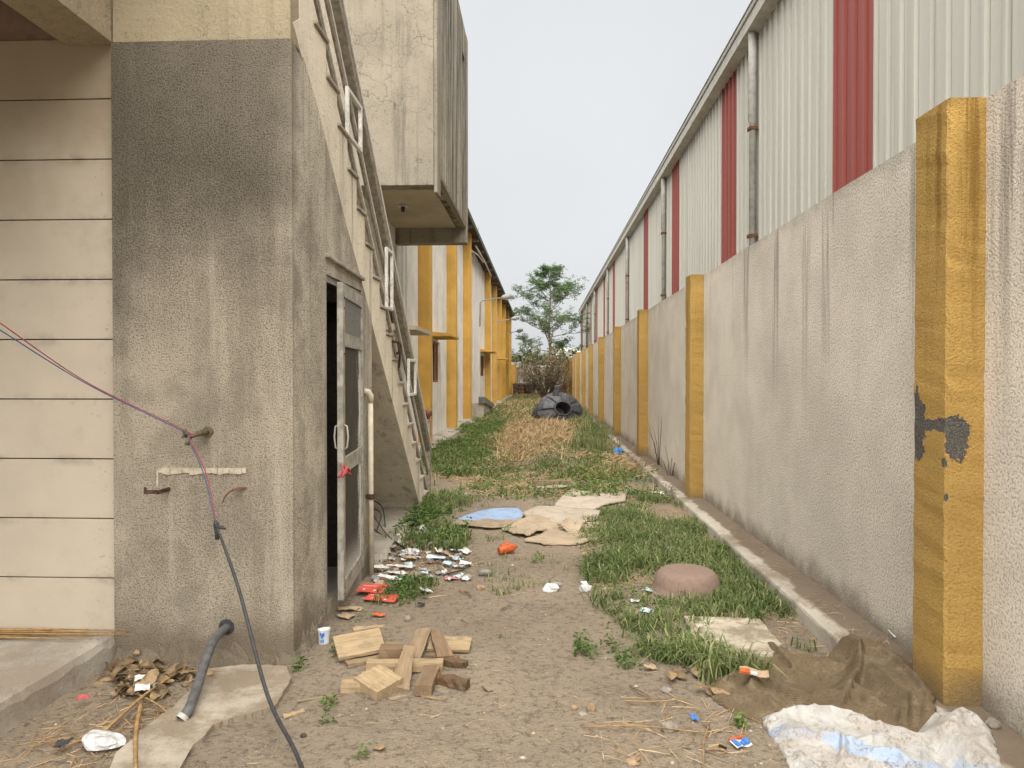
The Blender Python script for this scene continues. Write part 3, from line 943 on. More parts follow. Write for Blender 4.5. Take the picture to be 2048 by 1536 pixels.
# ------------------------------------------------------------------ the outside stair
RISE, RUN, Y1, Z1 = 0.2264, 0.2516, 8.587, 0.191
stair = thing('outside_stair', 'cream plastered outside stair with slatted metal railing above the door', 'staircase', (XW - 0.5, 8.6, 0.05))
prof = [(Y1, -0.05)]
NS = 18
for i in range(NS):
    y = Y1 - RUN * i; z = Z1 + RISE * i
    prof += [(y, z - 0.03), (y - RUN, z - 0.03)]
yt = Y1 - RUN * NS
prof += [(yt, Z1 + RISE * (NS - 1) - 0.35), (3.95, soffit_z(3.95)), (8.02, soffit_z(8.02)), (8.18, -0.05)]
MB().prism_x(prof, -2.45, XW).build('flight', M['flight'], stair)
tm = MB().box(-0.52, 0.538, -RUN / 2 - 0.0, RUN / 2 + 0.022, -0.024, 0.001).mesh('tread', M['porch'], bevel=0.004)
for i in range(NS):
    place('tread', tm, stair, (XW - 0.52, Y1 - RUN * (i + 0.5), Z1 + RISE * i))


def nose(y):
    return Z1 + (Y1 - y) * RISE / RUN


def along(y0, y1, off, x=-1.455):
    return (x, y0, nose(y0) + off), (x, y1, nose(y1) + off)


a, b = along(8.98, 3.9, 0.80)
MB().bar(a, b, 0.065, 0.10, side=(1, 0, 0)).build('handrail', M['rail_brown'], stair, bevel=0.006)
a, b = along(8.98, 3.9, 0.80, -1.42)
MB().bar((a[0], a[1], a[2] + 0.05), (b[0], b[1], b[2] + 0.05), 0.012, 0.03, side=(1, 0, 0)).build('rail_edge', M['rail'], stair)
for off in (0.14, 0.46):
    a, b = along(8.98, 3.9, off)
    MB().bar(a, b, 0.02, 0.045, side=(1, 0, 0)).build('rail_bar', M['rail_brown'], stair, bevel=0.003)
    a, b = along(8.98, 3.9, off, -1.443)
    MB().bar((a[0], a[1], a[2] + 0.03), (b[0], b[1], b[2] + 0.03), 0.012, 0.018, side=(1, 0, 0)).build('rail_edge', M['rail'], stair)
for yc, zc, w, h in ((5.25, 3.53, 0.40, 0.36), (6.46, 2.50, 0.26, 0.56), (7.60, 1.59, 0.42, 0.40)):
    m = MB(); x0, x1 = -1.428, -1.40; t = 0.03
    m.box(x0, x1, yc - w / 2, yc - w / 2 + t, zc - h / 2, zc + h / 2).box(x0, x1, yc + w / 2 - t, yc + w / 2, zc - h / 2, zc + h / 2)
    m.box(x0, x1, yc - w / 2 + t, yc + w / 2 - t, zc + h / 2 - t, zc + h / 2).box(x0, x1, yc - w / 2 + t, yc + w / 2 - t, zc - h / 2, zc - h / 2 + t)
    m.build('rail_frame', M['rail'], stair, bevel=0.003)
MB().box(-1.48, -1.425, 8.90, 8.955, 0.0, 1.05).build('newel_post', M['rail_brown'], stair, bevel=0.004)
MB().lathe([(0.0, 0.0), (0.02, 0.0), (0.022, 0.03), (0.045, 0.05), (0.055, 0.085), (0.045, 0.12), (0.0, 0.135)], 12, (-1.452, 8.928, 1.05)).build('newel_ball', M['rust'], stair, smooth=True)
# bent iron anchor sticking out of the steps
an = MB()
c = Vector(on_x(791, 690, -1.40))
an.tube([c + Vector((0, -.12, .03)), c + Vector((.02, 0, .03)), c + Vector((.03, .09, 0)), c + Vector((.03, .10, -.06)), c + Vector((.0, .06, -.08))], 0.014, 8)
an.tube([c + Vector((.02, .02, .03)), c + Vector((.03, .03, -.06)), c + Vector((.02, .10, -.09)), c + Vector((.01, .12, -.22))], 0.011, 8)
tag(an.build('iron_anchor', M['rust_dark'], smooth=True), 'bent iron anchor sticking out of the stair edge', 'anchor')

# ------------------------------------------------------------------ overhanging room block
blk = thing('overhanging_room', 'weathered cream room block jutting out above the alley behind the stair', 'building', (-2.5, 11.5, 4.1))
BY0, BY1 = 9.5, 13.45
MB().box(-3.9, XW - 0.05, BY0, BY0 + 0.24, 4.205, 8.05).build('front_wall', M['cream_block'], blk, bevel=0.008)
MB().box(XW - 0.048, XW + 0.0, BY0 - 0.012, BY0 + 0.30, 4.10, 8.06).build('corner_fin', M['cream_block'], blk, bevel=0.01)
sw = MB().box(XW - 0.20, XW - 0.006, BY0 + 0.302, 12.55, 4.44, 8.02).box(XW - 0.20, XW - 0.006, 12.9, BY1 - 0.25, 4.44, 8.02)
sw.box(XW - 0.20, XW - 0.006, 12.552, 12.898, 4.44, 6.9).box(XW - 0.20, XW - 0.006, 12.552, 12.898, 7.45, 8.02)
sw.build('side_wall', M['cream_side'], blk)
MB().box(XW - 0.35, XW - 0.21, 12.5, 12.95, 6.85, 7.5).build('window', M['window_dark'], blk)
MB().box(-3.9, XW, BY1 - 0.248, BY1, 4.125, 8.03).build('rear_beam', M['cream_block'], blk, bevel=0.01)
MB().box(-3.9, XW - 0.205, BY0 + 0.242, BY1 - 0.25, 4.41, 4.56).build('soffit', M['cream_soffit'], blk)
MB().box(XW - 0.10, XW - 0.01, BY0 + 0.304, BY1 - 0.25, 4.40, 4.438).build('edge_strip', M['rail_brown'], blk)
MB().box(-3.9, XW - 0.21, BY0 + 0.25, BY1 - 0.26, 7.9, 8.0).build('roof', M['cream'], blk)
pb = on_z(806, 411, 4.41)
bh = thing('bulb_holder', 'empty bulb holder on the underside of the overhanging block', 'bulb holder', (pb[0], pb[1], 4.3))
MB().box(pb[0] - .07, pb[0] + .07, pb[1] - .07, pb[1] + .07, 4.385, 4.409).build('base_plate', M['rail'], bh, bevel=0.004)
MB().tube([(pb[0], pb[1], 4.384), (pb[0], pb[1], 4.31)], [0.035, 0.03], 10).build('socket', M['cable'], bh, smooth=True)

# ------------------------------------------------------------------ striped factory on the left
FX = -2.77
fac = thing('factory', 'long white factory with ochre pilasters and sheet roof on the left', 'building', (-2.8, 35, 0))
wins = [(12.6, 14.2, 2.55, 2.95), (17.75, 19.05, 1.45, 2.52), (31.7, 34.0, 1.62, 2.58), (37.2, 38.4, 1.5, 2.5), (41.8, 43.2, 1.6, 2.55), (46.6, 47.9, 1.6, 2.55), (51.5, 52.8, 1.6, 2.55)]
w = MB(); y = 10.2; ZT = 6.86
for (y0, y1, z0, z1) in wins:
    w.box(FX - 0.23, FX, y, y0, -0.1, ZT); w.box(FX - 0.23, FX, y0, y1, -0.1, z0); w.box(FX - 0.23, FX, y0, y1, z1, ZT); y = y1
w.box(FX - 0.23, FX, y, 60.3, -0.1, ZT)
w.build('wall', M['factory_white'], fac)
for gy in (10.2, 60.0):
    MB().box(-12, FX - 0.3, gy, gy + 0.3, -0.1, 6.8).build('end_gable', M['factory_white'], fac)
pm = MB().box(-0.27, 0, -0.18, 0.18, 0, 6.72).mesh('pilaster', M['factory_ochre'], bevel=0.012)
for y in (15.8, 20.55, 24.85, 34.3, 39.2, 44.1, 49.2, 53.9, 58.4):
    place('pilaster', pm, fac, (-2.50, y, 0.08))
for i, (y0, y1, z0, z1) in enumerate(wins):
    f = MB()
    t = 0.06
    f.box(FX - 0.14, FX - 0.06, y0 + 0.001, y0 + t, z0, z1).box(FX - 0.14, FX - 0.06, y1 - t, y1 - 0.001, z0, z1)
    f.box(FX - 0.14, FX - 0.06, y0 + t, y1 - t, z1 - t, z1 - 0.001).box(FX - 0.14, FX - 0.06, y0 + t, y1 - t, z0 + 0.001, z0 + t)
    f.box(FX - 0.14, FX - 0.06, (y0 + y1) / 2 - 0.03, (y0 + y1) / 2 + 0.03, z0 + t, z1 - t)
    win = f.build('window', M['wood_window'], fac)
    MB().box(FX - 0.12, FX - 0.10, y0 + t, (y0 + y1) / 2 - 0.03, z0 + t, z1 - t).build('pane', M['window_dark'], win)
    MB().box(FX - 0.12, FX - 0.10, (y0 + y1) / 2 + 0.03, y1 - t, z0 + t, z1 - t).build('pane', M['wood_window'], win)
for (y0, y1, z, mt) in ((12.2, 13.9, 2.42, 'cream'), (17.0, 18.6, 2.58, 'factory_ochre'), (31.6, 34.05, 2.72, 'factory_ochre'), (41.5, 43.4, 2.62, 'factory_ochre'), (46.5, 48.0, 2.72, 'factory_ochre'), (51.3, 53.1, 2.75, 'factory_ochre')):
    m = MB()
    m.add([(FX, y0, z), (-2.2, y0, z), (-2.2, y1, z), (FX, y1, z), (FX, y0, z + 0.13), (-2.2, y0, z + 0.07), (-2.2, y1, z + 0.07), (FX, y1, z + 0.13)],
          [(3, 2, 1, 0), (4, 5, 6, 7), (0, 1, 5, 4), (1, 2, 6, 5), (2, 3, 7, 6), (3, 0, 4, 7)])
    m.build('sunshade', M[mt], fac, bevel=0.006)
# roof: corrugated sheet, eave out over the wall
rf = MB(); n = 420
for i in range(n + 1):
    y = 10.0 + 50.6 * i / n; dz = 0.022 * (1 if i % 2 else -1)
    rf.v += [(-2.26, y, 6.80 + dz), (-7.5, y, 8.2 + dz), (-2.26, y, 6.775 + dz), (-7.5, y, 8.175 + dz)]
for i in range(n):
    a = i * 4
    rf.f += [(a, a + 4, a + 5, a + 1), (a + 2, a + 3, a + 7, a + 6), (a, a + 2, a + 6, a + 4)]
rf.mi = [0] * len(rf.f)
roof = rf.build('roof', M['roof_sheet'], fac)
MB().box(-2.30, -2.268, 10.0, 60.6, 6.66, 6.775).build('fascia', M['green_edge'], roof)
MB().box(FX, -2.31, 10.1, 60.5, 6.68, 6.70).build('eave_board', M['rust_dark'], roof)
for y in np.arange(11.5, 60, 2.37):
    MB().box(FX + 0.002, -2.31, y, y + 0.06, 6.56, 6.678).build('eave_bracket', M['rail_brown'], roof)
MB().tube([(-2.45, 26.0, 6.45), (-2.42, 30.0, 6.5), (-2.43, 33.8, 6.46)], 0.035, 8).tube([(-2.56, 25.6, 6.2), (-2.50, 27.5, 6.38), (-2.45, 29.5, 6.42)], 0.03, 8).build('conduit', M['rail'], fac, smooth=True)
MB().box(-2.5, -2.3, 25.3, 25.6, 6.83, 7.05).build('roof_cap', M['gutter'], roof)
# ramp wing beside a doorway
rw = thing('ramp_wing', 'sloping dark capped concrete ramp wing against the factory wall', 'ramp wall', (-2.4, 28, 0))
MB().prism_x([(25.6, -0.1), (25.6, 0.62), (30.2, 0.22), (30.2, -0.1)], -2.76, -2.12).build('wing_wall', M['plinth'], rw)
MB().prism_x([(25.5, 0.62), (25.5, 0.86), (30.6, 0.40), (30.6, 0.0), (30.2, 0.0), (30.2, 0.222)], -2.30, -2.06).build('cap', M['roof_sheet'], rw, bevel=0.01)
lamp_labels = ['nearest wall lamp on a bent pipe arm, above the ramp wing', 'middle wall lamp on a pipe arm, between the nearest and the farthest', 'farthest small wall lamp near the end of the factory']
for (u, v0, v1, uf, vf), lab in zip(((961, 655, 605, 983, 598), (992, 665, 646, 1008, 636), (1008, 678, 670, 1020, 660)), lamp_labels):
    p0 = Vector(on_x(u, v0, FX + 0.02)); p1 = Vector(on_x(u, v1, FX + 0.05))
    out = Vector((FX + 0.95, p1.y + 1.0, p1.z + 0.32))
    p0.y = p1.y = out.y - 1.0
    L = thing('wall_lamp', lab, 'lamp', (FX, p0.y, p0.z), 'lamps on the factory wall')
    MB().tube([p0, p1, p1 + Vector((0.10, 0.1, 0.10)), out], 0.028, 8).build('arm', M['lamp_grey'], L, smooth=True)
    dr = (out - p1).normalized()
    hd = MB()
    e = out + dr * 0.62
    hd.tube([out - dr * 0.02, out + dr * 0.06, out + dr * 0.3, e - dr * 0.06, e], [0.05, 0.10, 0.135, 0.12, 0.06], 10)
    hd.build('head', M['lamp_grey'], L, smooth=True)
    c0 = out + dr * 0.14 - Vector((0, 0, 0.06)); c1 = e - dr * 0.1 - Vector((0, 0, 0.06))
    MB().tube([c0, (c0 + c1) / 2 - Vector((0, 0, 0.03)), c1], [0.05, 0.085, 0.05], 10).build('cover', M['lamp_glass'], L, smooth=True)

# ------------------------------------------------------------------ boundary wall on the right
bw = thing('boundary_wall', 'off white roughcast boundary wall with ochre pilasters on the right', 'wall', (2.0, 30, 0.1))
py_ = [3.25, 8.735, 13.26, 17.75, 22.43, 27.28, 31.85, 36.7, 41.6, 46.1, 50.6, 55.1, 59.4]
bays = [(-1.5, 14.45), (14.475, 33.0), (33.02, 60.2)]
for y0, y1 in bays:
    m = MB()
    n = max(2, int((y1 - y0) / 0.4))
    for i in range(n + 1):
        y = y0 + (y1 - y0) * i / n
        dz = 0.012 * (float(vnoise(np.array([y * 1.7]), np.array([0.3]), 77)[0]) - 0.5)
        m.v += [(2.0, y, -0.1), (2.0, y, 2.855 + dz), (2.15, y, 2.86 + dz), (2.15, y, -0.1)]
    for i in range(n):
        a = i * 4
        m.f += [(a, a + 1, a + 5, a + 4), (a + 1, a + 2, a + 6, a + 5), (a + 2, a + 3, a + 7, a + 6)]
    m.f += [(3, 2, 1, 0), (n * 4, n * 4 + 1, n * 4 + 2, n * 4 + 3)]
    m.mi = [0] * len(m.f)
    m.build('wall_bay', M['wall_cast'], bw)


def pilaster_mesh(mat, seed):
    m = MB(); K = 46
    rs = np.random.default_rng(seed)
    for i in range(K + 1):
        z = 2.76 * i / K
        j = rs.normal(0, 0.0022, 8)
        m.v += [(0.167, 0 + j[0], z), (0.012, 0 + j[1], z), (0 + j[2], 0.012, z), (0 + j[3], 0.272, z), (0.012, 0.284, z), (0.167, 0.284, z)]
    for i in range(K):
        a = i * 6
        for k in range(5): m.f.append((a + k, a + k + 1, a + 7 + k, a + 6 + k))
    m.f.append(tuple(K * 6 + k for k in range(6))); m.f.append(tuple(range(6))[::-1])
    m.mi = [0] * len(m.f)
    return m.mesh('pilaster', mat)


o = place('pilaster', pilaster_mesh(M['ochre_near'], 1), bw, (1.833, 3.25, 0.098))
o['label'] = 'nearest ochre pilaster with flaked grey patch'
pm = pilaster_mesh(M['ochre_cast'], 2)
for y in py_[1:]:
    place('pilaster', pm, bw, (1.833, y, 0.098))

# ------------------------------------------------------------------ clad warehouse behind it
wh = thing('warehouse', 'tall ribbed metal warehouse in off white and red stripes behind the right wall', 'building', (3.6, 30, 0))
PW = 1.032


def panel_mesh(mat):
    m = MB(); prof = []
    pitch = PW / 4
    for k in range(4):
        y = k * pitch
        prof += [(0.0, y), (0.0, y + pitch - 0.075), (0.07, y + pitch - 0.074), (0.07, y + pitch - 0.058), (-0.034, y + pitch - 0.052), (-0.034, y + pitch - 0.022), (0.03, y + pitch - 0.014), (0.03, y + pitch - 0.004)]
        prof += [(0.004, y + pitch * 0.30), (0.004, y + pitch * 0.33)] if False else []
    prof.append((0.0, PW))
    n = len(prof)
    for z in (0.3, 7.21):
        m.v += [(x, y, z) for x, y in prof]
    for i in range(n - 1): m.f.append((i, i + 1, n + i + 1, n + i))
    m.mi = [0] * len(m.f)
    return m.mesh('cladding_panel', mat)


pw_, pr_ = panel_mesh(M['clad']), panel_mesh(M['clad_red'])
for i in range(58):
    y = 7.53 - 5 * PW + i * PW
    place('cladding_panel', pr_ if i % 5 == 0 else pw_, wh, (3.5 + (0.004 if i % 2 else 0), y, 0))
YE = 7.53 - 5 * PW + 58 * PW
MB().box(3.60, 3.7, 2.4, YE, 0.2, 7.15).build('backing_wall', M['gutter'], wh)
MB().prism_x([(YE, 0.2), (YE, 7.2), (YE + 0.1, 7.2), (YE + 0.1, 0.2)], 3.45, 9.0).build('end_wall', M['clad'], wh)
MB().add([(3.3, 0, 7.16), (3.3, YE + .3, 7.16), (3.3, YE + .3, 7.34), (3.3, 0, 7.34), (3.49, 0, 7.12), (3.49, YE + .3, 7.12), (3.49, YE + .3, 7.34), (3.49, 0, 7.34)],
         [(0, 1, 2, 3), (0, 4, 5, 1), (4, 7, 6, 5), (3, 2, 6, 7), (0, 3, 7, 4), (1, 5, 6, 2)]).build('gutter', M['gutter'], wh)
MB().box(3.275, 3.5, 0, YE + .3, 7.35, 7.44).build('eave_trim', M['clad'], wh, bevel=0.01)
MB().add([(3.26, 0, 7.445), (3.26, YE + .3, 7.445), (9, YE + .3, 8.3), (9, 0, 8.3), (3.26, 0, 7.46), (3.26, YE + .3, 7.46), (9, YE + .3, 8.32), (9, 0, 8.32)],
         [(3, 2, 1, 0), (4, 5, 6, 7), (0, 1, 5, 4), (1, 2, 6, 5), (2, 3, 7, 6), (3, 0, 4, 7)]).build('roof', M['gutter'], wh)
for y in (11.5, 19.75, 28.0, 36.2, 45.0, 52.9, 60.3):
    dp = MB().tube([(3.40, y, 7.14), (3.40, y, 6.5), (3.40, y, 5.72), (3.405, y, 5.70), (3.41, y, 0.4)], [0.068, 0.068, 0.068, 0.055, 0.055], 12).build('downpipe', M['pipe'], wh, smooth=True)
    for z in (5.6, 3.87):
        MB().box(3.335, 3.475, y - 0.068, y + 0.068, z - 0.025, z + 0.025).box(3.40, 3.47, y + 0.068, y + 0.17, z - 0.02, z + 0.02).build('clamp', M['rust'], dp)

# ------------------------------------------------------------------ far end
ew = thing('end_wall', 'stained pale wall closing the far end of the alley', 'wall', (-0.5, 60.5, 0))
MB().box(-2.9, 2.3, 60.4, 60.6, -0.1, 2.4).build('wall_face', M['end_wall'], ew)
MB().box(-2.9, 2.3, 60.34, 60.66, 2.402, 2.56).build('coping', M['factory_white'], ew)
MB().box(-2.64, -2.18, 59.7, 60.36, 0.0, 2.6).build('pilaster', M['factory_ochre'], ew)
for i, (u, mt, lab) in enumerate(((1042, 'barrel', 'rusty red drum at the foot of the end wall'), (1056, 'barrel_dark', 'dark drum beside the rusty one at the end wall'))):
    p = on_z(u, 789, 0.06)
    y = 56.5
    x = on_y(u, 780, y)[0]
    d = thing('drum', lab, 'drum', (x, y, 0.05), 'drums at the end wall')
    MB().lathe([(0.0, 0.0), (0.29, 0.0), (0.30, 0.02), (0.29, 0.05), (0.29, 0.29), (0.305, 0.31), (0.29, 0.33), (0.29, 0.57), (0.305, 0.59), (0.29, 0.61), (0.29, 0.86), (0.30, 0.88)], 20, (x, y, 0.04)).build('shell', M[mt], d, smooth=True)
    MB().lathe([(0.288, 0.87), (0.27, 0.85), (0.0, 0.85)], 20, (x, y, 0.04)).build('lid', M['barrel_dark'], d)
kx = on_y(1048, 770, 57.5)[0]
MB_ = MB().box(kx - 0.9, kx + 0.9, 57.3, 58.6, 0, 1.05)
tag(MB_.build('brick_stack', plain('sooty masonry', (0.13, 0.10, 0.085), 0.95, 0.3, 3), bevel=0.05), 'low sooty masonry block behind the two drums', 'masonry block')
# post-and-roof shelter beyond the wall
sh = thing('shelter', 'small dark roofed shelter beyond the end wall, at the factory corner', 'shelter', (-2.4, 66, 0))
MB().add([(-4.0, 65, 3.95), (-1.75, 65, 3.55), (-1.75, 68, 3.55), (-4.0, 68, 3.95), (-4.0, 65, 4.03), (-1.75, 65, 3.63), (-1.75, 68, 3.63), (-4.0, 68, 4.03)],
         [(3, 2, 1, 0), (4, 5, 6, 7), (0, 1, 5, 4), (1, 2, 6, 5), (2, 3, 7, 6), (3, 0, 4, 7)]).build('roof', M['lamp_grey'], sh)
for yy_ in (65.2, 67.7):
    MB().box(-2.1, -2.0, yy_, yy_ + 0.1, -0.1, 3.6).build('post', M['cable'], sh)
MB().box(-3.6, -1.9, 65.0, 65.1, 1.5, 2.95).build('panel', M['pipe'], sh)
fs = thing('far_shed', 'pale low shed roof far behind the end wall on the right', 'shed', (2.5, 95, 0))
MB().box(1.3, 9, 94, 104, -0.2, 3.6).build('wall', M['factory_white'], fs)
MB().add([(1.0, 93.5, 3.55), (9.3, 93.5, 3.55), (9.3, 99, 5.6), (1.0, 99, 5.6), (1.0, 93.5, 3.65), (9.3, 93.5, 3.65), (9.3, 99, 5.7), (1.0, 99, 5.7)],
         [(3, 2, 1, 0), (4, 5, 6, 7), (0, 1, 5, 4), (1, 2, 6, 5), (2, 3, 7, 6), (3, 0, 4, 7)]).build('roof', M['clad'], fs)

# ------------------------------------------------------------------ tree and shrubs
def leaf_quads(P, D, L, W, rng, droop=0.25):
    """diamond leaves: base P, direction D, length L, width W -> verts (4 per leaf), tris (2 per leaf)"""
    n = len(P)
    up = rng.normal(0, 0.5, (n, 3)); up[:, 2] += 1.0
    S = np.cross(D, up); S /= (np.linalg.norm(S, axis=1)[:, None] + 1e-9)
    L = np.broadcast_to(L, n)[:, None]; W = np.broadcast_to(W, n)[:, None]
    N = np.cross(S, D)
    mid = P + D * L * 0.45 + N * W * 0.25
    tip = P + D * L + np.array([0, 0, -1.0]) * L * droop
    V = np.stack([P, mid + S * W / 2, tip, mid - S * W / 2], 1).reshape(-1, 3)
    b = np.arange(n)[:, None] * 4
    T = np.concatenate([b + np.array([[0, 1, 2]]), b + np.array([[0, 2, 3]])], 0)
    return V, T


def unit(a):
    return a / (np.linalg.norm(a, axis=1)[:, None] + 1e-9)


def make_tree(x, y, rng):
    z0 = gzf(x, y)
    t = thing('young_tree', 'slender young tree with sparse feathery crown at the end of the alley', 'tree', (x, y, z0))
    tr = MB()
    Ht = 9.3
    trunk = [Vector((x + 0.14 * math.sin(k * 0.8) * k / 10 - 0.03 * k, y + 0.05 * math.cos(k), z0 - 0.1 + Ht * k / 12)) for k in range(13)]
    tr.tube(trunk, [0.15 * (1 - k / 13.5) + 0.012 for k in range(13)], 9)
    P = []; D = []

    def spray(p, d, L):
        for _ in range(2):
            dd = (d + Vector(rng.normal(0, 0.75, 3))).normalized(); dd.z *= 0.6
            k = rng.integers(4, 7)
            for j in range(k):
                q = p + dd * (L * (j + 1) / k)
                for s in (-1, 1):
                    sd = dd.cross(Vector((0, 0, 1))).normalized() * s * 0.9 + dd * 0.5 + Vector((0, 0, -0.15))
                    P.append(tuple(q)); D.append(tuple(sd.normalized()))

    def branch(p, d, L, r, lev):
        pts = [p]; n = 6
        for k in range(n):
            d = (d + Vector(rng.normal(0, 0.13, 3)) + Vector((0, 0, 0.05))).normalized()
            pts.append(pts[-1] + d * L / n)
        tr.tube(pts, [r * (1 - 0.8 * k / n) for k in range(n + 1)], 5 if lev else 6, cap=False)
        if lev < 2:
            for k in range(2, n + 1):
                for _ in range(2 if lev == 0 else 1):
                    a = rng.uniform(0.5, 1.25) * rng.choice([-1, 1])
                    dd = (Matrix.Rotation(a, 3, 'Z') @ d + Vector((0, 0, rng.uniform(-0.15, 0.3)))).normalized()
                    branch(pts[k], dd, L * rng.uniform(0.3, 0.5), r * 0.45, lev + 1)
        if lev >= 1:
            for k in range(2, n + 1):
                if rng.random() < 0.19: spray(pts[k], d, rng.uniform(0.22, 0.45))
        else:
            spray(pts[-1], d, 0.45)

    for i in range(29):
        h = 0.25 + 0.74 * (i / 28) ** 0.92
        f = h * 12; k = min(11, int(f)); p = trunk[k].lerp(trunk[k + 1], f - k)
        a = i * 2.4 + rng.normal(0, 0.3)
        Lb = (2.9 * math.sin(min(1.0, (1.06 - h) / 0.62) * math.pi / 2) * rng.uniform(0.6, 1.12))
        if h < 0.36: Lb *= 0.75
        branch(p, Vector((math.cos(a), math.sin(a) * 0.85, rng.uniform(0.15, 0.55))).normalized(), max(0.45, Lb), 0.045 * (1.25 - h), 0)
    tr.build('trunk', M['bark'], t, smooth=True)
    P = np.array(P); D = unit(np.array(D) + rng.normal(0, 0.25, (len(D), 3)))
    sel = rng.random(len(P)) < 0.62
    P, D = P[sel], D[sel]
    V, Tt = leaf_quads(P, D, rng.uniform(0.10, 0.18, len(P)), rng.uniform(0.035, 0.055, len(P)), rng)
    tint = np.repeat(np.clip(fbm(P[:, 0] * 1.7, P[:, 2] * 1.7, 21, 2) * 0.9 + rng.normal(0, 0.16, len(P)), 0, 1), 4)
    me = np_mesh('crown', V - np.array([x, y, z0]), Tt, M['tree_leaf'], tint)
    place('crown', me, t, (x, y, z0))
    return t


rg = np.random.default_rng(11)
make_tree(0.80, 50.0, rg)


def make_bush(name, label, x, y, h, spread, nst, mat, rng, leafn, size, low=0.35, cat='bush'):
    z0 = gzf(x, y)
    t = thing(name, label, cat, (x, y, z0))
    st = MB(); P = []; D = []
    for i in range(nst):
        a = rng.uniform(0, 2 * math.pi); lean = rng.uniform(0.1, 1.0) * spread
        d = Vector((math.cos(a) * lean, math.sin(a) * lean * 0.6, 1.0)).normalized()
        L = h * rng.uniform(0.6, 1.05); n = 8
        pts = [Vector((x + rng.normal(0, 0.12), y + rng.normal(0, 0.12), z0 - 0.05))]
        for k in range(n):
            d = (d + Vector(rng.normal(0, 0.1, 3)) + Vector((0, 0, -0.01 * k))).normalized()
            pts.append(pts[-1] + d * L / n)
        st.tube(pts, [0.028 * (1 - 0.85 * k / n) for k in range(n + 1)], 5, cap=False)
        for k in range(2, n + 1):
            for _ in range(3):
                dd = (d + Vector(rng.normal(0, 0.8, 3))).normalized(); Lb = h * rng.uniform(0.08, 0.22)
                q = pts[k] + dd * Lb
                st.tube([pts[k], pts[k] + dd * Lb * 0.5 + Vector((0, 0, 0.02)), q], [0.009, 0.007, 0.004], 4, cap=False)
                if k / n > low or rng.random() < 0.15:
                    for _ in range(leafn):
                        P.append(tuple(pts[k] + dd * Lb * rng.uniform(0.2, 1.1) + Vector(rng.normal(0, 0.07, 3)))); D.append(tuple(rng.normal(0, 1, 3) + np.array([0, 0, 0.3])))
    st.build('stems', M['stem'], t, smooth=True)
    P = np.array(P); D = unit(np.array(D))
    V, Tt = leaf_quads(P, D, rng.uniform(0.7, 1.3, len(P)) * size, rng.uniform(0.7, 1.3, len(P)) * size * 0.55, rng)
    tint = np.repeat(np.clip((P[:, 2] - z0) / h * 0.75 - 0.05 + rng.normal(0, 0.22, len(P)), 0, 1), 4)
    me = np_mesh('leaves', V - np.array([x, y, z0]), Tt, mat, tint)
    place('leaves', me, t, (x, y, z0))
    return t


make_bush('dry_shrub', 'tall twiggy shrub with pale leaves in front of the end wall', 0.30, 46.0, 3.6, 0.85, 36, M['bush_leaf'], rg, 8, 0.11)
make_bush('dry_shrub', 'thin leafless shrub leaning on the ochre pilasters by the tree', 1.35, 45.0, 2.3, 0.5, 16, M['bush_leaf'], rg, 1, 0.06, 0.6)
make_bush('far_tree', 'green tree top showing above the end wall left of the pale shrub', -1.9, 72.0, 4.3, 0.7, 26, M['tree_far'], rg, 16, 0.22, 0.2, 'tree')
make_bush('far_tree', 'smaller green tree top behind the pale shrub', 0.6, 78.0, 4.4, 0.9, 26, M['tree_far'], rg, 14, 0.24, 0.2, 'tree')

# ------------------------------------------------------------------ grass, weeds, straw
def inpoly(x, y, poly):
    c = np.zeros(len(x), bool); n = len(poly)
    for i in range(n):
        x0, y0 = poly[i]; x1, y1 = poly[(i + 1) % n]
        hit = ((y0 > y) != (y1 > y))
        xi = (x1 - x0) * (y - y0) / (y1 - y0 + 1e-12) + x0
        c ^= hit & (x < xi)
    return c


def scatter(poly, n, rng, cl=2.0, cut=0.45, seed=0, xmax=1.68):
    """clumped points of the earth inside a polygon"""
    P = np.array(poly); lo, hi = P.min(0), P.max(0)
    out = []
    tot = 0
    for _ in range(40):
        x = rng.uniform(lo[0], hi[0], n * 2); y = rng.uniform(lo[1], hi[1], n * 2)
        ws = 0.10 + 0.045 * np.abs(y)
        k = inpoly(x + ws * 2.2 * (fbm(x * 1.4 + 3, y * 0.9, 71, 3) - 0.5) + rng.normal(0, 0.25, len(x)) * ws, y + ws * 5 * (fbm(x * 1.4, y * 0.9 + 7, 72, 3) - 0.5) + rng.normal(0, 0.8, len(x)) * ws, poly)
        k &= x < (xmax + (0.11 * np.clip((y - 8) / 4, 0, 1) if xmax < 1.7 else 0))
        dns = fbm(x * cl, y * cl, seed, 3)
        k &= rng.random(len(x)) < np.clip((dns - cut) / 0.12, 0, 1)
        out.append(np.stack([x[k], y[k]], 1)); tot += k.sum()
        if tot >= n: break
    q = np.concatenate(out)[:n]
    zq = gz(q[:, 0], q[:, 1]) - 0.004
    if xmax < 1.7: zq = np.where(q[:, 0] > 1.69, 0.098, zq)
    return np.concatenate([q, zq[:, None]], 1)


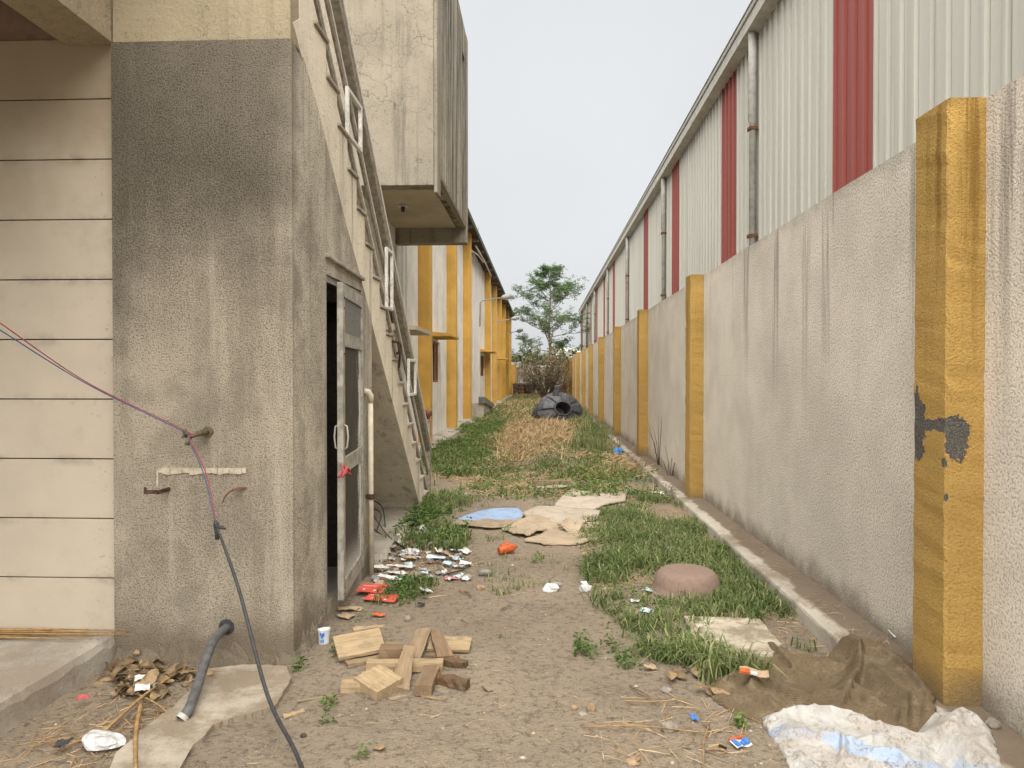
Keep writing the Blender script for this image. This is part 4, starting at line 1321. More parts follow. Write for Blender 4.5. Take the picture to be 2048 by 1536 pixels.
def blades(P, h, w, lean, rng):
    n = len(P)
    a = rng.uniform(0, 2 * math.pi, n)
    dr = np.stack([np.cos(a), np.sin(a), np.zeros(n)], 1)
    tw = a + math.pi / 2 + rng.normal(0, 0.5, n)
    sd = np.stack([np.cos(tw), np.sin(tw), np.zeros(n)], 1)
    h = h[:, None]; w = w[:, None]; lean = lean[:, None]
    up = np.array([0, 0, 1.0])
    m = P + up * h * 0.62 + dr * lean * h * 0.35
    tip = P + up * h * np.clip(1.0 - 0.55 * lean, 0.2, 1) + dr * lean * h * 1.0
    V = np.stack([P - sd * w / 2, P + sd * w / 2, m + sd * w * 0.42, m - sd * w * 0.42, tip], 1).reshape(-1, 3)
    b = np.arange(n)[:, None] * 5
    T = np.concatenate([b + np.array([[0, 1, 2]]), b + np.array([[0, 2, 3]]), b + np.array([[3, 2, 4]])], 0)
    return V, T


def merge(parts):
    V = []; T = []; t = []; o = 0
    for v, f, c in parts:
        V.append(v); T.append(f + o); t.append(c); o += len(v)
    return np.concatenate(V), np.concatenate(T), np.concatenate(t)


def gpoly(*uv):
    return [tuple(on_z(u, v, 0.0)[:2]) for u, v in uv]


rg = np.random.default_rng(23)
gparts = []; wparts = []; sparts = []


def add_grass(poly, n, h, w, cl, cut, seed, tone=0.45, lean=0.7, tuft=0):
    P = scatter(poly, n if not tuft else max(1, n // tuft), rg, cl, cut, seed)
    if tuft:
        P = np.repeat(P, tuft, 0); P[:, :2] += rg.normal(0, 0.022, (len(P), 2))
    k = len(P)
    hh = h * rg.uniform(0.45, 1.25, k) * (0.65 + 0.7 * fbm(P[:, 0] * 1.5, P[:, 1] * 1.5, seed + 9, 2))
    V, T = blades(P, hh, w * rg.uniform(0.6, 1.3, k), lean * rg.uniform(0.15, 1.5, k), rg)
    t = np.clip(tone + 0.5 * (fbm(P[:, 0] * 2.2, P[:, 1] * 2.2, seed + 5, 3) - 0.5) + rg.normal(0, 0.15, k), 0, 1)
    t = np.where(rg.random(k) < 0.10, rg.uniform(0.8, 1.0, k), t)
    gparts.append((V, T, np.repeat(t, 5)))


def add_weed(poly, n, size, hmax, cl, cut, seed, tone=0.45):
    P = scatter(poly, n, rg, cl, cut, seed); k = len(P)
    P[:, 2] += rg.uniform(0, 1, k) ** 1.3 * hmax * (0.5 + fbm(P[:, 0] * 3, P[:, 1] * 3, seed + 2, 2))
    D = unit(np.concatenate([rg.normal(0, 1, (k, 2)), rg.uniform(-0.1, 0.9, (k, 1))], 1))
    V, T = leaf_quads(P, D, size * rg.uniform(0.6, 1.4, k), size * 0.5 * rg.uniform(0.6, 1.3, k), rg)
    t = np.clip(tone + 0.6 * (fbm(P[:, 0] * 2.2, P[:, 1] * 2.2, seed + 5, 3) - 0.5) + rg.normal(0, 0.15, k), 0, 1)
    wparts.append((V, T, np.repeat(t, 4)))


def add_straw(poly, n, L, w, cl, cut, seed, flat=0.35, tone=0.5, xmax=1.68):
    P = scatter(poly, n, rg, cl, cut, seed, xmax); k = len(P)
    P[:, 2] += rg.uniform(0, 1, k) * L * 0.14
    a = rg.uniform(0, 2 * math.pi, k)
    D = unit(np.stack([np.cos(a), np.sin(a), rg.normal(0.05, flat, k)], 1))
    Ls = (L * rg.uniform(0.4, 1.4, k))[:, None]
    S = np.stack([-np.sin(a), np.cos(a), np.zeros(k)], 1) * (w * rg.uniform(0.6, 1.4, k))[:, None] / 2
    U = np.cross(D, S)
    bend = np.array([0, 0, -1.0]) * Ls * rg.uniform(0, 0.25, k)[:, None]
    A = P - D * Ls * 0.3; B = P + D * Ls * 0.2; C = P + D * Ls * 0.7 + bend
    zz = gz(C[:, 0], C[:, 1]) + 0.004; C[:, 2] = np.maximum(C[:, 2], zz); A[:, 2] = np.maximum(A[:, 2], gz(A[:, 0], A[:, 1]) + 0.002)
    V = np.stack([A - S - U, A + S, B - S, B + S + U, C], 1).reshape(-1, 3)
    b = np.arange(k)[:, None] * 5
    T = np.concatenate([b + np.array([[0, 1, 3]]), b + np.array([[0, 3, 2]]), b + np.array([[2, 3, 4]])], 0)
    t = np.clip(tone + 0.5 * (fbm(P[:, 0] * 2.2, P[:, 1] * 2.2, seed + 5, 3) - 0.5) + rg.normal(0, 0.22, k), 0, 1)
    sparts.append((V, T, np.repeat(t, 5)))


# right-hand strip along the plinth
Z_R1 = gpoly((1190, 1175), (1165, 1130), (1200, 1050), (1235, 1000), (1375, 985), (1500, 1075), (1640, 1180), (1740, 1262), (1720, 1320), (1560, 1300), (1540, 1245), (1440, 1235), (1300, 1220), (1215, 1205))
add_grass(Z_R1, 10500, 0.11, 0.009, 2.0, 0.43, 3, 0.46, 1.3, 8)
add_weed(Z_R1, 3200, 0.032, 0.05, 1.8, 0.42, 5, 0.5)
add_straw(Z_R1, 2600, 0.11, 0.004, 2.0, 0.42, 7)
Z_R2 = gpoly((1215, 1200), (1300, 1215), (1375, 1235), (1395, 1310), (1330, 1322), (1270, 1310), (1235, 1255))
add_grass(Z_R2, 1300, 0.125, 0.0105, 2.2, 0.42, 13, 0.45, 0.95, 10)
Z_R3 = gpoly((1395, 1345), (1400, 1310), (1450, 1300), (1510, 1315), (1530, 1345), (1470, 1362))
add_grass(Z_R3, 330, 0.20, 0.0115, 2.0, 0.1, 17, 0.55, 0.75, 6)
Z_R4 = gpoly((1290, 1210), (1455, 1212), (1480, 1200), (1520, 1225), (1450, 1240), (1330, 1232))
add_grass(Z_R4, 520, 0.12, 0.009, 2.0, 0.25, 19, 0.5, 0.8, 8)
# small plants on the path edge
for (u, v, r, k) in ((1178, 1298, 28, 170), (1255, 1325, 24, 110), (1228, 1278, 16, 60), (1232, 1298, 14, 40), (1480, 1450, 12, 50), (205 + 395, 1330, 10, 30), (660, 1405, 14, 36), (655, 1440, 9, 20), (672, 1300, 12, 40), (725, 1512, 9, 26), (1160, 1228, 10, 30), (1015, 1062, 14, 50), (1080, 1120, 14, 40), (730, 1235, 10, 30), (960, 1385, 9, 18), (590, 1330, 9, 16)):
    add_weed(gpoly((u - r, v), (u, v - r * 0.6), (u + r, v), (u, v + r * 0.5)), k, 0.030, 0.07, 1.0, -1, 31, 0.5)
# clumps by the stair and in the litter
Z_L1 = gpoly((852, 1005), (905, 1000), (915, 1040), (935, 1080), (925, 1105), (870, 1088), (820, 1075), (835, 1040))
add_grass(Z_L1, 1500, 0.17, 0.011, 1.8, 0.38, 41, 0.55, 0.95, 7)
add_weed(Z_L1, 1700, 0.05, 0.13, 1.8, 0.36, 43, 0.55)
Z_L2 = gpoly((765, 1180), (790, 1160), (835, 1165), (860, 1185), (840, 1200), (790, 1208))
add_weed(Z_L2, 620, 0.035, 0.06, 2.0, 0.30, 45, 0.42)
add_grass(Z_L2, 220, 0.09, 0.007, 2.0, 0.30, 46, 0.45, 0.8, 6)
# middle of the alley
Z_M1 = gpoly((862, 965), (868, 905), (905, 878), (945, 842), (1000, 812), (1010, 880), (985, 930), (1040, 955), (1130, 930), (1180, 900), (1230, 880), (1235, 930), (1290, 965), (1340, 1000), (1225, 1000), (1130, 985), (1060, 985), (1000, 1000), (900, 985))
add_grass(Z_M1, 8000, 0.14, 0.014, 1.4, 0.47, 53, 0.55, 1.0, 6)
add_weed(Z_M1, 8000, 0.055, 0.11, 1.4, 0.47, 55, 0.55)
add_straw(Z_M1, 3000, 0.22, 0.007, 1.0, 0.42, 57)
Z_M1b = gpoly((868, 935), (872, 900), (905, 876), (945, 845), (985, 822), (995, 870), (975, 925), (930, 950))
add_weed(Z_M1b, 7000, 0.06, 0.16, 1.0, 0.38, 155, 0.6)
add_grass(Z_M1b, 4000, 0.18, 0.015, 1.0, 0.38, 153, 0.6, 0.9, 6)
Z_M2 = gpoly((985, 905), (1005, 850), (1020, 812), (1040, 796), (1125, 796), (1150, 850), (1150, 885), (1090, 915), (1040, 925), (1000, 922))
add_straw(Z_M2, 8500, 0.50, 0.012, 0.8, 0.38, 63, 0.7, 0.55)
Z_M2n = gpoly((978, 912), (1000, 868), (1020, 845), (1130, 845), (1150, 885), (1090, 918), (1040, 930), (1000, 925))
add_straw(Z_M2n, 6000, 0.48, 0.009, 1.1, 0.34, 163, 0.7, 0.55)
add_grass(Z_M2n, 1600, 0.15, 0.013, 1.3, 0.46, 167, 0.7, 0.9, 5)
add_grass(Z_M2, 5000, 0.16, 0.013, 0.9, 0.42, 65, 0.6, 0.8, 5)
Z_M3 = gpoly((1150, 930), (1215, 912), (1280, 925), (1310, 950), (1260, 958), (1170, 948))
add_straw(Z_M3, 1300, 0.36, 0.008, 1.3, 0.34, 73, 0.3, 0.55)
Z_M4 = gpoly((1150, 905), (1205, 870), (1215, 850), (1235, 865), (1240, 890), (1200, 905))
add_grass(Z_M4, 2200, 0.26, 0.012, 1.3, 0.30, 83, 0.6, 0.6, 6)
Z_FAR = [(-2.2, 24), (-2.2, 59), (1.6, 59), (1.6, 24)]
add_grass(Z_FAR, 9000, 0.26, 0.022, 0.5, 0.36, 93, 0.55, 0.8, 4)
add_weed(Z_FAR, 5000, 0.09, 0.2, 0.5, 0.36, 94, 0.5)
add_straw(Z_FAR, 10000, 0.6, 0.022, 0.5, 0.34, 95, 0.5, 0.55)
Z_FR = [(0.9, 20), (0.9, 30), (1.68, 30), (1.68, 18)]
add_grass(Z_FR, 2600, 0.28, 0.018, 0.9, 0.30, 97, 0.5, 0.7, 5)
Z_ALL = [(-2.2, 9.6), (1.66, 9.0), (1.66, 26), (-2.2, 26)]
add_grass(Z_ALL, 5000, 0.12, 0.012, 1.3, 0.48, 191, 0.65, 1.0, 6)
add_weed(Z_ALL, 5000, 0.05, 0.08, 1.3, 0.46, 193, 0.6)
add_straw(Z_ALL, 4200, 0.28, 0.009, 1.2, 0.42, 195, 0.4, 0.5)
# sparse blades over the bare earth
Z_SP = gpoly((905, 1000), (1130, 985), (1220, 1000), (1160, 1180), (1190, 1300), (1000, 1300), (940, 1150))
add_grass(Z_SP, 700, 0.06, 0.006, 2.6, 0.58, 99, 0.5, 0.9, 7)
V, T, t = merge(gparts); tag(place('grass', np_mesh('grass', V, T, M['grass'], t)), 'green grass growing along the plinths and down the alley', 'grass', kind='stuff')
V, T, t = merge(wparts); tag(place('weeds', np_mesh('weeds', V, T, M['weed'], t)), 'low leafy green weeds mixed into the grass', 'weeds', kind='stuff')
V, T, t = merge(sparts); tag(place('dry_grass', np_mesh('dry_grass', V, T, M['straw'], t)), 'tangled straw coloured dry grass in the middle of the alley', 'dry grass', kind='stuff')

# gravel and fine litter over the earth
rg = np.random.default_rng(31)
OCT = np.array([(1, 0, 0), (0, 1, 0), (-1, 0, 0), (0, -1, 0), (0, 0, 1), (0, 0, -1)], float)
OT = np.array([(0, 1, 4), (1, 2, 4), (2, 3, 4), (3, 0, 4), (1, 0, 5), (2, 1, 5), (3, 2, 5), (0, 3, 5)])


def gravel(n, poly, smin, smax, seed):
    P = scatter(poly, n, rg, 1.5, 0.25, seed); k = len(P)
    s = smin + (smax - smin) * rg.random(k) ** 3
    V = OCT[None] * (1 + rg.uniform(-0.4, 0.4, (k, 6, 1))) * s[:, None, None] * np.array([1, 1, 0.6]) * rg.uniform(0.7, 1.3, (k, 1, 3)) + P[:, None, :]
    T = (np.arange(k)[:, None, None] * 6 + OT[None]).reshape(-1, 3)
    return V.reshape(-1, 3), T, np.repeat(rg.random(k), 6)


Z_PATH = [(-2.4, 2.2), (1.68, 2.2), (1.68, 6), (0.9, 9), (-1.35, 9), (-1.35, 5.8), (-1.35, 3.9), (-2.4, 3.9)]
V, T, t = merge([gravel(9000, Z_PATH, 0.003, 0.012, 1), gravel(420, Z_PATH, 0.008, 0.024, 2)])
M['gravel'] = foliage('gravel', (0.13, 0.10, 0.075), (0.27, 0.21, 0.15), (0.42, 0.37, 0.30), 0)
tag(place('gravel', np_mesh('gravel', V, T, M['gravel'], t)), 'scattered small stones over the bare earth', 'gravel', kind='stuff')
sparts = []
add_straw(Z_PATH, 900, 0.07, 0.0028, 1.5, 0.40, 201, 0.06, 0.35)
add_straw(gpoly((1170, 1400), (1500, 1390), (1520, 1536), (1150, 1536)), 110, 0.15, 0.003, 1.5, 0.2, 203, 0.05, 0.5)
add_straw(gpoly((150, 1420), (240, 1340), (380, 1360), (430, 1400), (300, 1480), (140, 1536)), 330, 0.12, 0.003, 1.5, 0.2, 205, 0.08, 0.3)
add_straw(gpoly((740, 1060), (900, 1060), (945, 1160), (860, 1200), (740, 1190)), 900, 0.13, 0.005, 1.5, 0.2, 207, 0.12, 0.4)
add_straw([(1.72, 3.6), (1.98, 3.6), (1.98, 8), (1.72, 8)], 160, 0.10, 0.003, 1.5, 0.3, 209, 0.05, 0.35, 1.98)
v_, t_, c_ = merge(sparts)
k = v_[:, 0] > 1.70
v_[k, 2] = np.maximum(v_[k, 2], 0.0) + 0.108
tag(place('twig_litter', np_mesh('twig_litter', v_, t_, M['straw'], c_)), 'fine straw and twig litter on the earth', 'litter', kind='stuff')

# ------------------------------------------------------------------ water tank on its side
tk_c = on_z(1122, 846, 0.0)
tank = thing('water_tank', 'collapsed black plastic water tank lying on its side in the dry grass', 'water tank', (float(tk_c[0]), 24.2, 0.05))
AX = Vector((0.26, -0.84, 0.34)).normalized()        # mouth points at the viewer, slightly up
B1 = AX.cross(Vector((0, 0, 1))).normalized(); B2 = B1.cross(AX).normalized()
TC = Vector((tk_c[0] - 0.03, 23.9, 0.42))


def tank_pt(r, a, h):
    p = TC + AX * h + (B1 * math.cos(a) + B2 * math.sin(a) * 0.84) * r * 0.95
    if p.z < 0.02: p.z = 0.02 + (p.z - 0.02) * 0.06      # sagged flat on the ground
    return p


def tank_lathe(prof, n=56, ribs=0.0):
    m = MB()
    for i, (r, h) in enumerate(prof):
        for j in range(n):
            a = 2 * math.pi * j / n
            rr, hh = r, h
            if ribs and 0.27 < r < 0.86:
                g = ((a * 7 / (2 * math.pi)) % 1.0)
                k = 1.0 if 0.12 < g < 0.80 else 0.0
                hh += ribs * k * min(1.0, (0.88 - r) / 0.1)
            m.v.append(tuple(tank_pt(rr, a, hh)))
    for i in range(len(prof) - 1):
        for j in range(n):
            m.f.append((i * n + j, i * n + (j + 1) % n, (i + 1) * n + (j + 1) % n, (i + 1) * n + j)); m.mi.append(0)
    return m


tank_lathe([(0.80, -1.0), (0.86, -0.75), (0.84, -0.72), (0.86, -0.45), (0.84, -0.42), (0.86, -0.16), (0.85, -0.08)]).build('shell', M['tank'], tank, smooth=True)
tank_lathe([(0.86, -0.10), (0.87, -0.03), (0.85, 0.0), (0.84, 0.005), (0.70, 0.085), (0.55, 0.15), (0.40, 0.205), (0.34, 0.215), (0.33, 0.215)], ribs=0.055).build('shoulder', M['tank'], tank)
tank_lathe([(0.335, 0.20), (0.34, 0.30), (0.315, 0.335), (0.285, 0.335), (0.275, 0.30), (0.275, 0.10), (0.27, -0.3), (0.0, -0.35)], 40).build('neck', M['tank'], tank, smooth=False)
lug = MB()
q = TC + AX * 0.12 + B1 * 0.16 + B2 * 0.52
lug.bar(q, q + Vector((0.08, 0, 0.34)), 0.20, 0.10, side=(1, 0, 0))
lug.build('lug', M['tank'], tank, bevel=0.02)
q = TC + AX * 0.22 - B2 * 0.42 + B1 * 0.05
MB().tube([q, q + AX * 0.05], 0.07, 12).build('outlet', M['tank'], tank)

# ------------------------------------------------------------------ upturned basin
c = G(1379, 1192)
bs = MB().lathe([(0.275, -0.03), (0.282, 0.0), (0.268, 0.018), (0.25, 0.03), (0.243, 0.07), (0.225, 0.125), (0.205, 0.152), (0.18, 0.166), (0.15, 0.170), (0.06, 0.168), (0.0, 0.167)], 48, (c.x, c.y + 0.1, c.z + 0.0),
                wob=lambda i, a: 0.012 * math.sin(2 * a + 0.5))
tag(bs.build('clay_basin', M['basin'], smooth=True), 'upturned brown basin lying in the grass by the plinth', 'basin')

# ------------------------------------------------------------------ boards, cardboard, sheets
def rel(a, s, seed, z=0.012):
    return lambda x, y, t: gz(x, y) + z + a * (fbm(x * s, y * s, seed, 3) - 0.3) + 0.02 * np.abs(((x * 1.3 + y * 0.45 + seed * 0.13) % 0.6) - 0.3) + 0.02 * np.abs(((y * 1.1 - x * 0.3 + seed * 0.31) % 0.8) - 0.4)


o = sheet('cement_board', straight_outline(GP((1368, 1243), (1520, 1251), (1562, 1298), (1545, 1320), (1398, 1325)), 120), M['slab'], lambda x, y, t: 0.03 + 0.004 * fbm(x * 9, y * 9, 2) + 0.02 * (x - 1.1), 10, 0.04, 0.02, 5, smooth=False)
tag(o, 'dirty pale cement board in the grass between basin and burlap sack', 'board')
o = sheet('cardboard', straight_outline(GP((1112, 1010), (1140, 984), (1175, 986), (1205, 992), (1254, 988), (1250, 1006), (1205, 1016), (1172, 1030), (1108, 1024)), 108), M['card_pink'], rel(0.012, 1.6, 4, 0.03), 10, 0.02, 0.03, 1)
tag(o, 'faded flattened cardboard farthest of the cardboard row', 'cardboard')
o = sheet('cardboard', straight_outline(GP((1046, 1034), (1075, 1020), (1140, 1025), (1200, 1030), (1196, 1046), (1155, 1056), (1110, 1054), (1056, 1048)), 108), M['card_a'], rel(0.02, 1.8, 8, 0.045), 10, 0.02, 0.03, 2)
tag(o, 'flat tan cardboard just beyond the torn crumpled cardboard', 'cardboard')
o = sheet('cardboard', straight_outline(GP((1002, 1060), (1030, 1050), (1070, 1042), (1105, 1050), (1135, 1056), (1110, 1064), (1075, 1070), (1055, 1078), (1025, 1072)), 108), M['card_b'], rel(0.07, 3.4, 9, 0.025), 12, 0.02, 0.05, 3)
tag(o, 'crumpled brown cardboard touching the blue sheet', 'cardboard')
o = sheet('cardboard', straight_outline(GP((1048, 1086), (1075, 1078), (1100, 1066), (1130, 1060), (1175, 1052), (1212, 1050), (1216, 1068), (1190, 1084), (1150, 1092), (1090, 1092)), 120), M['card_b'], rel(0.06, 3.2, 12, 0.02), 12, 0.02, 0.06, 4)
tag(o, 'torn brown cardboard nearest of the cardboard row', 'cardboard')
fl = sheet('cardboard', straight_outline(GP((1115, 1068), (1132, 1060), (1152, 1066), (1170, 1062), (1158, 1072), (1132, 1074)), 60), M['card_b'], lambda x, y, t: gz(x, y) + 0.10 + 0.06 * np.sin(x * 14) * np.sin(y * 11), 6, 0.02, 0.02, 5)
tag(fl, 'small curled cardboard flap on top of the torn cardboard', 'cardboard')
o = sheet('cardboard', straight_outline(GP((1070, 976), (1090, 970), (1148, 969), (1152, 974), (1140, 979), (1080, 981)), 70), M['card_pink'], rel(0.03, 2, 22, 0.03), 6, 0.02, 0.03, 6)
tag(o, 'narrow pale cardboard strip at the grass edge', 'cardboard')
o = sheet('blue_sheet', straight_outline(GP((903, 1054), (925, 1040), (955, 1028), (985, 1023), (1035, 1023), (1048, 1034), (1042, 1046), (1010, 1060), (985, 1061), (950, 1058)), 120), M['blue_sheet'], lambda x, y, t: gz(x, y) + 0.03 + 0.03 * t * (fbm(x * 1.5, y * 1.5, 31, 2)), 12, 0.015, 0.02, 7)
tag(o, 'half muddied pale blue sheet lying on the path', 'sheet')


def kerb_lift(x):
    return np.clip((x - 1.62) / 0.09, 0, 1) * 0.10


def fold_relief(seed, amp, k, base):
    def f(x, y, t):
        wx = x + 0.16 * (fbm(x * 5, y * 5, seed, 3) - 0.5); wy = y + 0.16 * (fbm(x * 5 + 9, y * 5, seed + 3, 3) - 0.5)
        r1 = 1 - np.abs(2 * vnoise(wx * k, wy * k * 0.75, seed + 1) - 1)
        r2 = 1 - np.abs(2 * vnoise(wx * k * 2.3 + 4, wy * k * 1.3, seed + 2) - 1)
        r3 = 1 - np.abs(2 * vnoise(wx * k * 5.1 + 4, wy * k * 2.9, seed + 8) - 1)
        body = (1 - t ** 5)
        return np.maximum(gz(x, y), 0) * 0.5 + kerb_lift(x) + base * body + amp * (0.25 + 0.75 * body) * (0.75 * r1 ** 1.7 + 0.4 * r2 ** 1.5 + 0.17 * r3 ** 2) + 0.006
    return f


def ridged(ridges, base, seed, grain):
    """cloth relief: long folds (steep on one side) over the ground and the plinth edge"""
    R_ = [([np.array(on_z(u, v, 0.03)[:2]) for u, v in pts], A * 0.85, w1 * 0.7, w2 * 0.8) for pts, A, w1, w2 in ridges]

    def f(x, y, t):
        wx = x + 0.05 * (fbm(x * 7, y * 7, seed, 3) - 0.5); wy = y + 0.05 * (fbm(x * 7 + 9, y * 7, seed + 3, 3) - 0.5)
        H = np.zeros_like(x)
        for pts, A, w1, w2 in R_:
            best = np.full_like(x, 9.0); sg = np.ones_like(x); tt = np.zeros_like(x); n = len(pts) - 1
            for i in range(n):
                d = pts[i + 1] - pts[i]; L2 = d @ d
                s_ = np.clip(((wx - pts[i][0]) * d[0] + (wy - pts[i][1]) * d[1]) / L2, 0, 1)
                ex = wx - (pts[i][0] + d[0] * s_); ey = wy - (pts[i][1] + d[1] * s_)
                dist = np.hypot(ex, ey); k = dist < best
                best = np.where(k, dist, best); sg = np.where(k, np.sign(d[0] * ey - d[1] * ex), sg); tt = np.where(k, (i + s_) / n, tt)
            w = np.where(sg > 0, w1, w2)
            H = np.maximum(H, A * np.exp(-(best / w) ** 2) * (0.55 + 0.45 * np.sin(math.pi * np.clip(tt, 0.05, 0.95)))) + 0.15 * A * np.exp(-(best / (w1 * 2)) ** 2)
        r3 = 1 - np.abs(2 * vnoise(wx * 22, wy * 15, seed + 8) - 1)
        body = 1 - t ** 6
        return gz(x, y) * (1 - np.clip((x - 1.5) / 0.2, 0, 1)) + kerb_lift(x) + 0.008 + base * body + H * (0.2 + 0.8 * body) + grain * r3 ** 2 + grain * 1.5 * (fbm(x * 9, y * 9, seed + 5, 3) - 0.4)
    return f


RB = [([(1538, 1288), (1575, 1330), (1592, 1352)], .05, .05, .02), ([(1530, 1345), (1600, 1350), (1680, 1372), (1740, 1395)], .05, .06, .02), ([(1436, 1366), (1475, 1352), (1505, 1364), (1500, 1380)], .065, .04, .02),
      ([(1440, 1402), (1520, 1400), (1560, 1425)], .045, .05, .02), ([(1535, 1365), (1580, 1395), (1640, 1430), (1700, 1450)], .055, .06, .02), ([(1600, 1326), (1690, 1340), (1712, 1350)], .04, .04, .02),
      ([(1712, 1314), (1722, 1350), (1702, 1390), (1692, 1402)], .075, .02, .09), ([(1762, 1332), (1830, 1390), (1855, 1430), (1850, 1470)], .05, .06, .02), ([(1640, 1395), (1720, 1402), (1780, 1432)], .055, .05, .018),
      ([(1820, 1430), (1830, 1472)], .045, .03, .015), ([(1750, 1420), (1800, 1440), (1815, 1465)], .04, .03, .015)]
RW = [([(1540, 1442), (1600, 1432), (1680, 1450), (1800, 1485), (1880, 1506)], .055, .06, .025), ([(1560, 1468), (1620, 1490), (1700, 1500)], .045, .05, .015), ([(1650, 1478), (1682, 1500), (1690, 1532)], .05, .03, .015),
      ([(1700, 1500), (1760, 1492), (1850, 1520)], .045, .05, .015), ([(1902, 1502), (1930, 1490), (1965, 1500), (1975, 1530)], .075, .05, .025), ([(1590, 1510), (1650, 1560)], .045, .04, .015), ([(1740, 1520), (1800, 1532), (1860, 1570)], .055, .05, .018), ([(1860, 1500), (1850, 1530), (1880, 1560)], .04, .03, .012), ([(1690, 1530), (1740, 1545), (1760, 1580)], .05, .04, .015)]
o = sheet('burlap_sack', smooth_outline(GP((1420, 1392), (1436, 1360), (1490, 1350), (1520, 1338), (1526, 1300), (1536, 1283), (1565, 1296), (1610, 1312), (1662, 1318), (1705, 1310), (1752, 1322), (1800, 1352), (1850, 1395), (1868, 1440), (1862, 1492), (1790, 1480), (1700, 1455), (1610, 1440), (1545, 1450), (1480, 1432)), 260), M['burlap'], ridged(RB, 0.012, 51, 0.007), 70, 0.02, 0.03, 3)
tag(o, 'crumpled brown burlap sack spilling over the plinth below the nearest pilaster', 'sack')
o = sheet('woven_sack', smooth_outline(GP((1528, 1448), (1556, 1430), (1600, 1424), (1660, 1432), (1730, 1452), (1800, 1474), (1880, 1494), (1915, 1484), (1955, 1492), (1982, 1530), (1990, 1600), (1850, 1660), (1680, 1640), (1600, 1570), (1560, 1500)), 240), M['woven'], ridged(RW, 0.03, 67, 0.011), 64, 0.03, 0.04, 4)
tag(o, 'dirty white woven sack with pale blue stripes in the bottom right corner', 'sack')

# ------------------------------------------------------------------ wood offcuts
def offcut(label, u, v, L, W, H, yaw, mat, z=0.0, tilt=0.0, roll=0.0, seed=0, taper=0.0, name='wood_offcut', cut=0.0, rough=0.0025):
    rs = random.Random(seed * 7 + 3)
    p = G(u, v)
    bm = bmesh.new()
    nx_, ny_ = (8, 3) if rough else (2, 2)
    m = MB()
    nseg = 6
    for i in range(nseg + 1):
        t = i / nseg; x = (t - 0.5) * L
        w = W * (1 - taper * t); h = H
        xc = x + (cut if i == nseg else 0)
        jit = lambda s: rs.uniform(-s, s)
        r = rough
        m.v += [(x + jit(r), -w / 2 + jit(r), 0 + jit(r * .3)), (xc + jit(r), w / 2 + jit(r), 0 + jit(r * .3)), (xc + jit(r), w / 2 + jit(r), h + jit(r)), (x + jit(r), -w / 2 + jit(r), h + jit(r))]
    for i in range(nseg):
        a = i * 4
        for k in range(4): m.f.append((a + k, a + (k + 1) % 4, a + 4 + (k + 1) % 4, a + 4 + k))
    m.f += [(3, 2, 1, 0), tuple(nseg * 4 + k for k in range(4))]
    m.mi = [0] * len(m.f)
    me = m.mesh(name, M[mat], bevel=0.0)
    bm.free()
    o = place(name, me, None, (p.x, p.y, p.z + z + 0.002), (roll, tilt, math.radians(yaw)))
    return tag(o, label, 'wood', 'wood offcuts piled on the path')


offcut('wide pale board at the left of the wood pile', 718, 1308, 0.27, 0.20, 0.02, 26, 'wood_pale', 0.05, -0.05, 0.30, 1, cut=0.01)
offcut('thin splintered strip along the top of the wide pale board', 738, 1282, 0.19, 0.05, 0.015, 20, 'wood_pale', 0.07, 0, 0.1, 2, 0.5)
offcut('short thin scrap hidden under the wide pale board', 728, 1326, 0.20, 0.07, 0.02, 30, 'wood_mid', 0.0, 0, 0, 3, 0.3)
offcut('pale plank end at the far right of the wood pile', 900, 1298, 0.25, 0.13, 0.018, -4, 'wood_pale', 0.02, 0, 0.25, 4)
offcut('small brown block at the back of the wood pile', 782, 1300, 0.09, 0.06, 0.035, -20, 'wood_mid', 0.0, 0, 0, 5)
offcut('second small block behind the dark chamfered block', 806, 1306, 0.13, 0.06, 0.03, -12, 'wood_mid', 0.0, 0, 0, 6)
offcut('dark chamfered block in the middle of the wood pile', 793, 1320, 0.19, 0.09, 0.05, 3, 'wood_dark', 0.025, 0, 0, 7, cut=-0.05)
offcut('brown board lying lengthwise across the top of the pile', 838, 1308, 0.31, 0.085, 0.024, 88, 'wood_mid', 0.045, -0.18, 0, 8)
offcut('half round weathered piece leaning on the pale plank end', 880, 1308, 0.26, 0.095, 0.03, 112, 'wood_dark', 0.035, -0.22, 0, 9, 0.35, rough=0.004)
offcut('dark flat piece under the half round weathered piece', 885, 1322, 0.19, 0.05, 0.03, -14, 'wood_dark', 0.0, 0, 0, 10, rough=0.003)
offcut('long square bar across the wood pile', 810, 1342, 0.42, 0.06, 0.05, 3, 'wood_pale', 0.005, 0, 0, 11)
offcut('splinter sticking out left of the long square bar', 742, 1345, 0.12, 0.035, 0.012, 50, 'wood_pale', 0.0, 0, 0, 12, 0.7)
offcut('grey slab standing on edge across the long square bar', 807, 1358, 0.33, 0.10, 0.03, 92, 'wood_mid', 0.045, -0.30, 0.25, 13, 0.45, rough=0.003)
offcut('square bar at the lower left of the wood pile', 722, 1382, 0.20, 0.055, 0.052, 4, 'wood_pale', 0.0, 0, 0, 14)
offcut('thin lath behind the lower left bar', 715, 1366, 0.15, 0.03, 0.02, 2, 'wood_mid', 0.0, 0, 0, 15)
offcut('thick pale chunk at the front of the wood pile', 757, 1380, 0.19, 0.17, 0.055, -38, 'wood_pale', 0.012, 0.12, 0.12, 16)
offcut('grey brown block at the front right of the wood pile', 856, 1372, 0.25, 0.085, 0.055, 88, 'wood_dark', 0.0, 0, 0, 17)
offcut('rotten bark covered piece at the right front of the pile', 905, 1372, 0.19, 0.055, 0.045, -20, 'wood_bark', 0.0, 0, 0, 18, rough=0.008)
